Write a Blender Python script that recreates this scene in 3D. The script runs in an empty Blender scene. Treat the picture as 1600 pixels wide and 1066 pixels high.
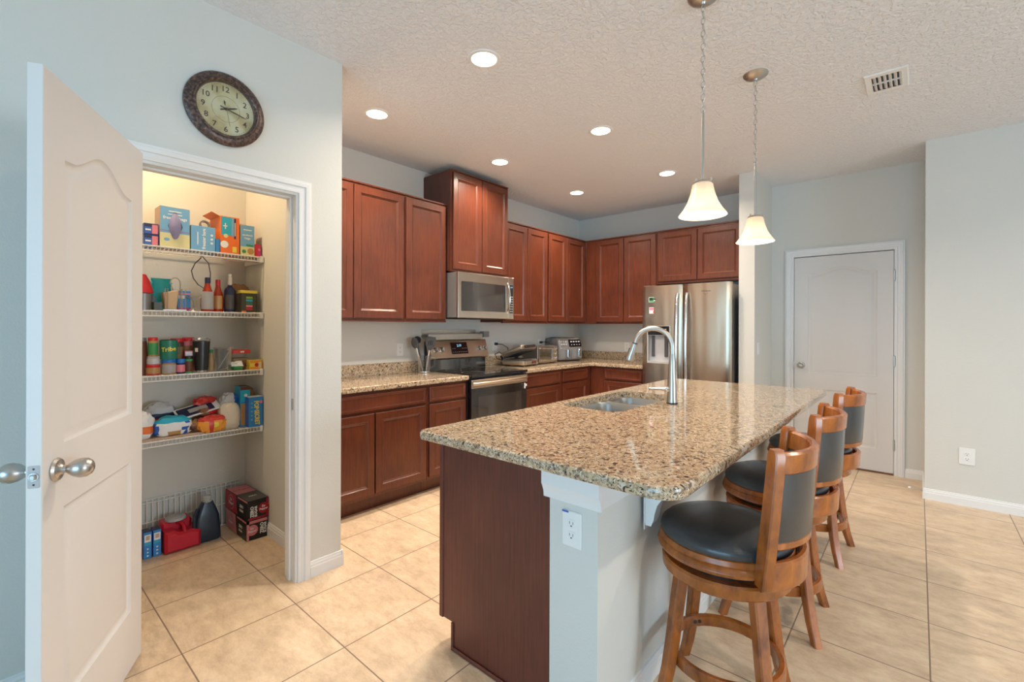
import bpy, bmesh, math, random
from mathutils import Vector, Matrix
from mathutils.geometry import tessellate_polygon

# ------------------------------------------------------------------ camera, world, light, exposure
scene = bpy.context.scene
C = scene.collection
PI = math.pi
R = math.radians
YAW, ROLL = R(41.21), 0.0033
cam_data = bpy.data.cameras.new('camera')
cam_data.sensor_width = 36.0
cam_data.lens = 725.0 / 1600 * 36
cam_data.shift_y = -22.3 / 1600
cam_data.clip_start = 0.02
cam = bpy.data.objects.new('camera', cam_data)
C.objects.link(cam)
cam.matrix_world = (Matrix.Translation((0, 0, 1.335)) @ Matrix.Rotation(YAW, 4, 'Z')
                    @ Matrix.Rotation(PI / 2, 4, 'X') @ Matrix.Rotation(ROLL, 4, 'Z'))
scene.camera = cam

world = bpy.data.worlds.new('sky')
scene.world = world
world.use_nodes = True
wn = world.node_tree.nodes
wn['Background'].inputs[0].default_value = (0.72, 0.86, 1.0, 1)
wn['Background'].inputs[1].default_value = 1.0

scene.view_settings.view_transform = 'Standard'
scene.view_settings.look = 'None'
scene.view_settings.gamma = 1
scene.view_settings.use_curve_mapping = False
scene.view_settings.exposure = 0.07


def area(name, loc, rot, sx, sy, power, col, spread=180):
    l = bpy.data.lights.new(name, 'AREA')
    l.shape = 'RECTANGLE'
    l.size, l.size_y = sx, sy
    l.energy = power
    l.color = col
    l.spread = R(spread)
    o = bpy.data.objects.new(name, l)
    o.location = loc
    o.rotation_euler = rot
    C.objects.link(o)
    return o

# daylight through the glazed openings of the living area behind the camera
DAY = (0.36, 0.70, 1.0)
area('daylight_rear_opening', (0.2, -3.62, 1.15), (R(90), 0, 0), 3.4, 2.1, 135, DAY)
area('daylight_east_opening', (5.14, 1.6, 1.35), (0, R(90), 0), 1.7, 2.6, 145, (0.74, 0.87, 1.0))

CEIL = 2.80
WX = -3.53      # range wall
BY = 5.43       # back wall
PX = -2.43      # pantry wall face
RY = 4.87       # right wall face

# ------------------------------------------------------------------ materials
MATS = {}


def newmat(name):
    m = bpy.data.materials.new(name)
    m.use_nodes = True
    MATS[name] = m
    nt = m.node_tree
    return m, nt, nt.nodes['Principled BSDF']


def lk(nt, a, b):
    nt.links.new(a, b)


def flat(name, col, rough=0.5, metal=0.0, emit=None, es=1.0, coat=0.0, trans=0.0, ior=None, var=0.06, nscale=40, alpha=None, bump=0.0, bscale=200):
    """plain finish with a slight procedural tone variation"""
    m, nt, b = newmat(name)
    c = (col[0], col[1], col[2], 1)
    N = nt.nodes
    tc = N.new('ShaderNodeTexCoord')
    no = N.new('ShaderNodeTexNoise')
    no.inputs['Scale'].default_value = nscale
    no.inputs['Detail'].default_value = 3
    lk(nt, tc.outputs['Object'], no.inputs['Vector'])
    mx = N.new('ShaderNodeMix')
    mx.data_type = 'RGBA'
    mx.inputs['A'].default_value = tuple(min(1, x * (1 - var)) for x in col) + (1,)
    mx.inputs['B'].default_value = tuple(min(1, x * (1 + var)) for x in col) + (1,)
    lk(nt, no.outputs['Fac'], mx.inputs['Factor'])
    lk(nt, mx.outputs['Result'], b.inputs['Base Color'])
    b.inputs['Roughness'].default_value = rough
    b.inputs['Metallic'].default_value = metal
    b.inputs['Coat Weight'].default_value = coat
    b.inputs['Coat Roughness'].default_value = 0.12
    b.inputs['Transmission Weight'].default_value = trans
    if ior:
        b.inputs['IOR'].default_value = ior
    if emit:
        b.inputs['Emission Color'].default_value = (*emit, 1)
        b.inputs['Emission Strength'].default_value = es
    if alpha is not None:
        b.inputs['Alpha'].default_value = alpha
    if bump:
        n2 = N.new('ShaderNodeTexNoise')
        n2.inputs['Scale'].default_value = bscale
        n2.inputs['Detail'].default_value = 4
        lk(nt, tc.outputs['Object'], n2.inputs['Vector'])
        bp = N.new('ShaderNodeBump')
        bp.inputs['Strength'].default_value = bump
        bp.inputs['Distance'].default_value = 0.004
        lk(nt, n2.outputs['Fac'], bp.inputs['Height'])
        lk(nt, bp.outputs['Normal'], b.inputs['Normal'])
    return m


def ramp(nt, stops, interp='LINEAR'):
    r = nt.nodes.new('ShaderNodeValToRGB')
    cr = r.color_ramp
    cr.interpolation = interp
    while len(cr.elements) > 1:
        cr.elements.remove(cr.elements[-1])
    cr.elements[0].position = stops[0][0]
    cr.elements[0].color = (*stops[0][1], 1)
    for p, c in stops[1:]:
        e = cr.elements.new(p)
        e.color = (*c, 1)
    return r


flat('wall_paint', (0.675, 0.670, 0.625), 0.75, var=0.015, nscale=3, bump=0.25, bscale=160)
flat('trim_paint', (0.80, 0.80, 0.79), 0.38, var=0.01)
flat('door_paint', (0.72, 0.70, 0.68), 0.42, var=0.012)
flat('white_plastic', (0.82, 0.82, 0.80), 0.35, var=0.01)
flat('slot_dark', (0.03, 0.03, 0.03), 0.6)
flat('nickel', (0.52, 0.50, 0.47), 0.33, 1.0, var=0.03)
flat('chrome', (0.68, 0.68, 0.69), 0.16, 1.0, var=0.02)
flat('black_plastic', (0.018, 0.018, 0.02), 0.35)
flat('black_glass', (0.006, 0.006, 0.008), 0.05, coat=1.0)
flat('oven_glass', (0.030, 0.028, 0.028), 0.05, coat=1.0)
flat('dark_grey', (0.07, 0.07, 0.072), 0.4)
flat('mid_grey', (0.24, 0.235, 0.235), 0.35, 0.3)
flat('leather', (0.030, 0.034, 0.038), 0.36, coat=0.5, bump=0.25, bscale=350)
flat('wire_white', (0.80, 0.79, 0.77), 0.4, var=0.01)
flat('silver_print', (0.45, 0.45, 0.45), 0.4)
flat('glow_blue', (0.2, 0.6, 0.8), 0.4, emit=(0.35, 0.8, 1.0), es=1.2)
flat('lamp_lens', (1, 1, 1), 0.5, emit=(1.0, 0.93, 0.82), es=9.0)
flat('bulb_glass', (1, 1, 1), 0.5, emit=(1.0, 0.86, 0.66), es=5.0)
for nm, c, r_ in [
    ('ink_white', (0.85, 0.85, 0.85), .5), ('ink_black', (0.015, 0.013, 0.013), .4), ('ink_red', (0.55, 0.02, 0.03), .4),
    ('ink_yellow', (0.85, 0.68, 0.08), .4), ('ink_blue', (0.03, 0.12, 0.50), .4), ('ink_navy', (0.012, 0.018, 0.07), .4),
    ('bag_blue', (0.17, 0.42, 0.70), .45), ('bag_blue_side', (0.42, 0.46, 0.40), .5), ('pale_yellow', (0.72, 0.68, 0.36), .5), ('lilac', (0.28, 0.27, 0.48), .3),
    ('pink', (0.75, 0.22, 0.28), .45), ('soda_red', (0.42, 0.012, 0.03), .4), ('soda_pink', (0.72, 0.25, 0.27), .4),
    ('orange', (0.85, 0.17, 0.02), .4), ('orange_snack', (0.85, 0.33, 0.04), .35), ('cyan', (0.02, 0.42, 0.62), .4),
    ('teal_foil', (0.0, 0.36, 0.38), .25), ('red_gloss', (0.62, 0.02, 0.03), .28), ('sauce_red', (0.42, 0.035, 0.012), .2),
    ('label_grey', (0.42, 0.40, 0.40), .5), ('green_mug', (0.02, 0.21, 0.14), .35), ('blue_lid', (0.02, 0.17, 0.55), .35),
    ('peanut', (0.48, 0.27, 0.10), .3), ('jar_red', (0.60, 0.05, 0.04), .35), ('brown_paper', (0.32, 0.17, 0.08), .7),
    ('kraft', (0.60, 0.42, 0.30), .7), ('tan_wood', (0.62, 0.42, 0.25), .55), ('sky_box', (0.03, 0.25, 0.62), .4),
    ('flour', (0.72, 0.63, 0.50), .7), ('magenta', (0.50, 0.03, 0.22), .4), ('jug_navy', (0.018, 0.032, 0.055), .3),
    ('jug_red', (0.55, 0.008, 0.03), .35), ('olive', (0.05, 0.05, 0.03), .4), ('green_print', (0.05, 0.30, 0.10), .5),
    ('choc', (0.12, 0.04, 0.02), .5), ('cereal_green', (0.25, 0.45, 0.06), .5), ('grey_bag', (0.52, 0.53, 0.55), .35),
    ('clock_ink', (0.045, 0.035, 0.022), .5), ('bronze_amber', (0.20, 0.085, 0.04), .3), ('handle_pale', (0.72, 0.66, 0.58), .4),
    ('cooked_tan', (0.50, 0.33, 0.16), .6)]:
    flat(nm, c, r_, var=0.05)


def m_glass(name, tint=(0.95, 0.97, 0.97), rough=0.03, mixf=0.22):
    m, nt, b = newmat(name)
    N = nt.nodes
    tr = N.new('ShaderNodeBsdfTransparent')
    tr.inputs[0].default_value = (*tint, 1)
    gl = N.new('ShaderNodeBsdfGlossy')
    gl.inputs[0].default_value = (1, 1, 1, 1)
    gl.inputs['Roughness'].default_value = rough
    mx = N.new('ShaderNodeMixShader')
    lw = N.new('ShaderNodeLayerWeight')
    lw.inputs['Blend'].default_value = mixf
    lk(nt, lw.outputs['Facing'], mx.inputs[0])
    lk(nt, tr.outputs[0], mx.inputs[1])
    lk(nt, gl.outputs[0], mx.inputs[2])
    lk(nt, mx.outputs[0], N['Material Output'].inputs['Surface'])
    return m


m_glass('clear_glass')
m_glass('frosted_plastic', (0.86, 0.88, 0.90), 0.35, 0.35)


def m_shade():
    m, nt, b = newmat('frosted_shade')
    N = nt.nodes
    d = N.new('ShaderNodeBsdfDiffuse')
    d.inputs[0].default_value = (0.80, 0.74, 0.67, 1)
    t = N.new('ShaderNodeBsdfTranslucent')
    t.inputs[0].default_value = (0.92, 0.82, 0.70, 1)
    g = N.new('ShaderNodeBsdfGlossy')
    g.inputs['Roughness'].default_value = 0.25
    a = N.new('ShaderNodeMixShader')
    a.inputs[0].default_value = 0.55
    lk(nt, d.outputs[0], a.inputs[1])
    lk(nt, t.outputs[0], a.inputs[2])
    c = N.new('ShaderNodeMixShader')
    c.inputs[0].default_value = 0.05
    lk(nt, a.outputs[0], c.inputs[1])
    lk(nt, g.outputs[0], c.inputs[2])
    lk(nt, c.outputs[0], N['Material Output'].inputs['Surface'])


m_shade()


def m_ceiling():
    m, nt, b = newmat('ceiling_texture')
    N = nt.nodes
    b.inputs['Base Color'].default_value = (0.80, 0.81, 0.83, 1)
    b.inputs['Roughness'].default_value = 0.85
    tc = N.new('ShaderNodeTexCoord')
    n1 = N.new('ShaderNodeTexNoise')
    n1.inputs['Scale'].default_value = 40
    n1.inputs['Detail'].default_value = 5
    n1.inputs['Distortion'].default_value = 0.6
    lk(nt, tc.outputs['Object'], n1.inputs['Vector'])
    r = ramp(nt, [(0.42, (0, 0, 0)), (0.56, (1, 1, 1))])
    lk(nt, n1.outputs['Fac'], r.inputs['Fac'])
    bp = N.new('ShaderNodeBump')
    bp.inputs['Strength'].default_value = 0.62
    bp.inputs['Distance'].default_value = 0.006
    lk(nt, r.outputs['Color'], bp.inputs['Height'])
    lk(nt, bp.outputs['Normal'], b.inputs['Normal'])


m_ceiling()


def m_tile():
    m, nt, b = newmat('floor_tile')
    N = nt.nodes
    tc = N.new('ShaderNodeTexCoord')
    sp = N.new('ShaderNodeSeparateXYZ')
    lk(nt, tc.outputs['Object'], sp.inputs[0])
    T = 0.4572

    def math_(op, a, bb=None):
        n = N.new('ShaderNodeMath')
        n.operation = op
        for i, v in enumerate((a, bb)):
            if v is None:
                continue
            if isinstance(v, (int, float)):
                n.inputs[i].default_value = v
            else:
                lk(nt, v, n.inputs[i])
        return n.outputs[0]
    fr, fl = [], []
    for k, off in ((0, 0.038), (1, 0.995)):
        s = math_('DIVIDE', math_('SUBTRACT', sp.outputs[k], off), T)
        f = math_('FRACT', s)
        fl.append(math_('FLOOR', s))
        fr.append(math_('MINIMUM', f, math_('SUBTRACT', 1.0, f)))
    d = math_('MINIMUM', fr[0], fr[1])
    grout = math_('LESS_THAN', d, 0.0058)
    cmb = N.new('ShaderNodeCombineXYZ')
    lk(nt, fl[0], cmb.inputs[0])
    lk(nt, fl[1], cmb.inputs[1])
    wnz = N.new('ShaderNodeTexWhiteNoise')
    lk(nt, cmb.outputs[0], wnz.inputs['Vector'])
    sc = N.new('ShaderNodeVectorMath')
    sc.operation = 'SCALE'
    sc.inputs['Scale'].default_value = 7.0
    lk(nt, wnz.outputs['Color'], sc.inputs[0])
    ad = N.new('ShaderNodeVectorMath')
    lk(nt, tc.outputs['Object'], ad.inputs[0])
    lk(nt, sc.outputs[0], ad.inputs[1])
    mp = N.new('ShaderNodeMapping')
    mp.inputs['Scale'].default_value = (1.0, 2.0, 1)
    mp.inputs['Rotation'].default_value = (0, 0, 0.25)
    lk(nt, ad.outputs[0], mp.inputs['Vector'])
    n1 = N.new('ShaderNodeTexNoise')
    n1.inputs['Scale'].default_value = 6.5
    n1.inputs['Detail'].default_value = 12
    n1.inputs['Roughness'].default_value = 0.80
    n1.inputs['Distortion'].default_value = 0.15
    lk(nt, mp.outputs[0], n1.inputs['Vector'])
    r = ramp(nt, [(0.30, (0.48, 0.345, 0.225)), (0.44, (0.62, 0.465, 0.315)), (0.56, (0.73, 0.565, 0.39)), (0.70, (0.80, 0.66, 0.50))])
    lk(nt, n1.outputs['Fac'], r.inputs['Fac'])
    mx = N.new('ShaderNodeMix')
    mx.data_type = 'RGBA'
    lk(nt, grout, mx.inputs['Factor'])
    lk(nt, r.outputs['Color'], mx.inputs['A'])
    mx.inputs['B'].default_value = (0.25, 0.17, 0.12, 1)
    lk(nt, mx.outputs['Result'], b.inputs['Base Color'])
    b.inputs['Roughness'].default_value = 0.36
    b.inputs['Specular IOR Level'].default_value = 0.45
    bp = N.new('ShaderNodeBump')
    bp.inputs['Strength'].default_value = 0.35
    bp.inputs['Distance'].default_value = 0.002
    inv = math_('SUBTRACT', 1.0, grout)
    lk(nt, inv, bp.inputs['Height'])
    lk(nt, bp.outputs['Normal'], b.inputs['Normal'])


m_tile()


def m_wood(name, dark, light, rough, coat, stretch=(14, 14, 1.2), scale=5.0, spec=0.5):
    m, nt, b = newmat(name)
    N = nt.nodes
    tc = N.new('ShaderNodeTexCoord')
    mp = N.new('ShaderNodeMapping')
    mp.inputs['Scale'].default_value = stretch
    lk(nt, tc.outputs['Object'], mp.inputs['Vector'])
    n1 = N.new('ShaderNodeTexNoise')
    n1.inputs['Scale'].default_value = scale
    n1.inputs['Detail'].default_value = 7
    n1.inputs['Roughness'].default_value = 0.6
    n1.inputs['Distortion'].default_value = 0.4
    lk(nt, mp.outputs[0], n1.inputs['Vector'])
    n2 = N.new('ShaderNodeTexNoise')
    n2.inputs['Scale'].default_value = 3.5
    n2.inputs['Detail'].default_value = 3
    lk(nt, tc.outputs['Object'], n2.inputs['Vector'])
    mm = N.new('ShaderNodeMath')
    mm.operation = 'MULTIPLY_ADD'
    mm.inputs[1].default_value = 0.55
    lk(nt, n1.outputs['Fac'], mm.inputs[0])
    m2 = N.new('ShaderNodeMath')
    m2.operation = 'MULTIPLY'
    m2.inputs[1].default_value = 0.45
    lk(nt, n2.outputs['Fac'], m2.inputs[0])
    lk(nt, m2.outputs[0], mm.inputs[2])
    r = ramp(nt, [(0.34, dark), (0.64, light)])
    lk(nt, mm.outputs[0], r.inputs['Fac'])
    lk(nt, r.outputs['Color'], b.inputs['Base Color'])
    b.inputs['Roughness'].default_value = rough
    b.inputs['Specular IOR Level'].default_value = spec
    b.inputs['Coat Weight'].default_value = coat
    b.inputs['Coat Roughness'].default_value = 0.2
    return m


m_wood('cherry', (0.075, 0.0155, 0.0065), (0.148, 0.036, 0.0135), 0.36, 0.2)
m_wood('cherry_side', (0.085, 0.030, 0.024), (0.125, 0.045, 0.035), 0.5, 0.1)
m_wood('island_panel_wood', (0.075, 0.017, 0.010), (0.145, 0.037, 0.021), 0.48, 0.05, (22, 22, 1.0), 4.0)
m_wood('stool_wood', (0.12, 0.028, 0.006), (0.50, 0.145, 0.020), 0.27, 0.35, (5, 5, 2.5), 4.0)
m_wood('pantry_board', (0.55, 0.40, 0.30), (0.66, 0.50, 0.38), 0.7, 0.0)


def m_granite():
    m, nt, b = newmat('granite')
    N = nt.nodes
    tc = N.new('ShaderNodeTexCoord')
    nz = N.new('ShaderNodeTexNoise')
    nz.inputs['Scale'].default_value = 60
    nz.inputs['Detail'].default_value = 3
    lk(nt, tc.outputs['Object'], nz.inputs['Vector'])
    sc = N.new('ShaderNodeVectorMath')
    sc.operation = 'SCALE'
    sc.inputs['Scale'].default_value = 0.022
    lk(nt, nz.outputs['Color'], sc.inputs[0])
    ad = N.new('ShaderNodeVectorMath')
    lk(nt, tc.outputs['Object'], ad.inputs[0])
    lk(nt, sc.outputs[0], ad.inputs[1])
    v = N.new('ShaderNodeTexVoronoi')
    v.inputs['Scale'].default_value = 95
    lk(nt, ad.outputs[0], v.inputs['Vector'])
    sp = N.new('ShaderNodeSeparateColor')
    lk(nt, v.outputs['Color'], sp.inputs[0])
    r = ramp(nt, [(0.0, (0.035, 0.030, 0.028)), (0.13, (0.12, 0.085, 0.065)), (0.24, (0.27, 0.185, 0.115)), (0.38, (0.46, 0.325, 0.195)),
                  (0.62, (0.56, 0.425, 0.27)), (0.84, (0.66, 0.58, 0.46))], 'CONSTANT')
    lk(nt, sp.outputs[0], r.inputs['Fac'])
    v2 = N.new('ShaderNodeTexVoronoi')
    v2.inputs['Scale'].default_value = 240
    lk(nt, ad.outputs[0], v2.inputs['Vector'])
    sp2 = N.new('ShaderNodeSeparateColor')
    lk(nt, v2.outputs['Color'], sp2.inputs[0])
    r2 = ramp(nt, [(0.0, (0.05, 0.04, 0.035)), (0.15, (0.42, 0.30, 0.185)), (0.55, (0.58, 0.45, 0.30)), (0.85, (0.68, 0.60, 0.49))], 'CONSTANT')
    lk(nt, sp2.outputs[1], r2.inputs['Fac'])
    n3 = N.new('ShaderNodeTexNoise')
    n3.inputs['Scale'].default_value = 45
    n3.inputs['Detail'].default_value = 3
    lk(nt, tc.outputs['Object'], n3.inputs['Vector'])
    r3 = ramp(nt, [(0.40, (0, 0, 0)), (0.58, (1, 1, 1))])
    lk(nt, n3.outputs['Fac'], r3.inputs['Fac'])
    mx = N.new('ShaderNodeMix')
    mx.data_type = 'RGBA'
    lk(nt, r3.outputs['Color'], mx.inputs['Factor'])
    lk(nt, r.outputs['Color'], mx.inputs['A'])
    lk(nt, r2.outputs['Color'], mx.inputs['B'])
    lk(nt, mx.outputs['Result'], b.inputs['Base Color'])
    b.inputs['Roughness'].default_value = 0.09
    b.inputs['Coat Weight'].default_value = 0.3
    b.inputs['Coat Roughness'].default_value = 0.03


m_granite()


def m_steel(name, col, rough, aniso, wob=0.0, rot=0.0):
    m, nt, b = newmat(name)
    N = nt.nodes
    b.inputs['Base Color'].default_value = (*col, 1)
    b.inputs['Metallic'].default_value = 1
    b.inputs['Roughness'].default_value = rough
    b.inputs['Anisotropic'].default_value = aniso
    b.inputs['Anisotropic Rotation'].default_value = rot
    tg = N.new('ShaderNodeTangent')
    tg.direction_type = 'RADIAL'
    tg.axis = 'Z'
    lk(nt, tg.outputs[0], b.inputs['Tangent'])
    tc = N.new('ShaderNodeTexCoord')
    mp = N.new('ShaderNodeMapping')
    mp.inputs['Scale'].default_value = (1.5, 1.5, 900)
    lk(nt, tc.outputs['Object'], mp.inputs['Vector'])
    n1 = N.new('ShaderNodeTexNoise')
    n1.inputs['Scale'].default_value = 1.0
    n1.inputs['Detail'].default_value = 2
    lk(nt, mp.outputs[0], n1.inputs['Vector'])
    bp = N.new('ShaderNodeBump')
    bp.inputs['Strength'].default_value = 0.06
    bp.inputs['Distance'].default_value = 0.001
    lk(nt, n1.outputs['Fac'], bp.inputs['Height'])
    last = bp
    if wob:
        mp2 = N.new('ShaderNodeMapping')
        mp2.inputs['Scale'].default_value = (4.5, 4.5, 0.55)
        lk(nt, tc.outputs['Object'], mp2.inputs['Vector'])
        n2 = N.new('ShaderNodeTexNoise')
        n2.inputs['Scale'].default_value = 1.3
        n2.inputs['Detail'].default_value = 1
        lk(nt, mp2.outputs[0], n2.inputs['Vector'])
        b2 = N.new('ShaderNodeBump')
        b2.inputs['Strength'].default_value = wob
        b2.inputs['Distance'].default_value = 0.05
        lk(nt, n2.outputs['Fac'], b2.inputs['Height'])
        lk(nt, bp.outputs['Normal'], b2.inputs['Normal'])
        last = b2
    lk(nt, last.outputs['Normal'], b.inputs['Normal'])


m_steel('stainless', (0.62, 0.52, 0.42), 0.28, 0.75)
m_steel('fridge_steel', (0.57, 0.44, 0.32), 0.26, 0.8, 0.35)
m_steel('sink_steel', (0.46, 0.45, 0.43), 0.30, 0.3)


def m_bronze():
    m, nt, b = newmat('clock_bronze')
    N = nt.nodes
    tc = N.new('ShaderNodeTexCoord')
    n1 = N.new('ShaderNodeTexNoise')
    n1.inputs['Scale'].default_value = 90
    n1.inputs['Detail'].default_value = 6
    lk(nt, tc.outputs['Object'], n1.inputs['Vector'])
    r = ramp(nt, [(0.38, (0.040, 0.028, 0.025)), (0.55, (0.11, 0.068, 0.055)), (0.68, (0.22, 0.12, 0.085))])
    lk(nt, n1.outputs['Fac'], r.inputs['Fac'])
    lk(nt, r.outputs['Color'], b.inputs['Base Color'])
    b.inputs['Roughness'].default_value = 0.38
    b.inputs['Metallic'].default_value = 0.25


m_bronze()


def m_clockface():
    m, nt, b = newmat('clock_paper')
    N = nt.nodes
    tc = N.new('ShaderNodeTexCoord')
    n1 = N.new('ShaderNodeTexNoise')
    n1.inputs['Scale'].default_value = 13
    n1.inputs['Detail'].default_value = 5
    lk(nt, tc.outputs['Object'], n1.inputs['Vector'])
    r = ramp(nt, [(0.36, (0.47, 0.38, 0.18)), (0.50, (0.60, 0.54, 0.32)), (0.64, (0.66, 0.62, 0.42))])
    lk(nt, n1.outputs['Fac'], r.inputs['Fac'])
    lk(nt, r.outputs['Color'], b.inputs['Base Color'])
    b.inputs['Roughness'].default_value = 0.5


m_clockface()

# ------------------------------------------------------------------ mesh builder


class Frame:
    def __init__(s, o, r, u):
        s.o, s.r, s.u = Vector(o), Vector(r).normalized(), Vector(u).normalized()
        s.n = s.r.cross(s.u)

    def p(s, a, b, c=0.0):
        return s.o + s.r * a + s.u * b + s.n * c


def FX(x, y=0, z=0):       # face that looks towards +X: u runs along +Y
    return Frame((x, y, z), (0, 1, 0), (0, 0, 1))


def FY(y, x=0, z=0):       # face that looks towards -Y: u runs along +X
    return Frame((x, y, z), (1, 0, 0), (0, 0, 1))


FZ = Frame((0, 0, 0), (1, 0, 0), (0, 1, 0))


def inset(poly, d):
    n = len(poly)
    out = []
    for i in range(n):
        p0, p1, p2 = Vector(poly[i - 1]), Vector(poly[i]), Vector(poly[(i + 1) % n])
        e1, e2 = (p1 - p0), (p2 - p1)
        n1 = Vector((-e1.y, e1.x)).normalized()
        n2 = Vector((-e2.y, e2.x)).normalized()
        b = n1 + n2
        if b.length < 1e-6:
            b = n1
        b.normalize()
        k = d / max(0.35, b.dot(n1))
        out.append((p1.x + b.x * k, p1.y + b.y * k))
    return out


def rect(u0, u1, v0, v1):
    return [(u0, v0), (u1, v0), (u1, v1), (u0, v1)]


def rrect(u0, u1, v0, v1, r, n=6):
    out = []
    for cx, cy, a in ((u1 - r, v0 + r, -90), (u1 - r, v1 - r, 0), (u0 + r, v1 - r, 90), (u0 + r, v0 + r, 180)):
        for i in range(n + 1):
            t = R(a + 90 * i / n)
            out.append((cx + r * math.cos(t), cy + r * math.sin(t)))
    return out


_txt = {}


def text_mesh(s, bold=0.0):
    if (s, bold) in _txt:
        return _txt[(s, bold)]
    cu = bpy.data.curves.new('lettering', 'FONT')
    cu.body = s
    cu.align_x = 'CENTER'
    cu.align_y = 'CENTER'
    cu.size = 1.0
    cu.resolution_u = 2
    cu.offset = bold
    ob = bpy.data.objects.new('lettering', cu)
    C.objects.link(ob)
    dg = bpy.context.evaluated_depsgraph_get()
    me = bpy.data.meshes.new_from_object(ob.evaluated_get(dg))
    vs = [tuple(v.co) for v in me.vertices]
    fs = [tuple(p.vertices) for p in me.polygons]
    bpy.data.objects.remove(ob)
    bpy.data.curves.remove(cu)
    bpy.data.meshes.remove(me)
    w = max([v[0] for v in vs]) - min([v[0] for v in vs]) if vs else 1
    h = max([v[1] for v in vs]) - min([v[1] for v in vs]) if vs else 1
    cx = (max([v[0] for v in vs]) + min([v[0] for v in vs])) / 2
    cy = (max([v[1] for v in vs]) + min([v[1] for v in vs])) / 2
    _txt[(s, bold)] = (vs, fs, w, h, cx, cy)
    return _txt[(s, bold)]


def wm(o):
    m = Matrix.Translation(o.location) @ o.rotation_euler.to_matrix().to_4x4()
    return wm(o.parent) @ m if o.parent else m


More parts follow.
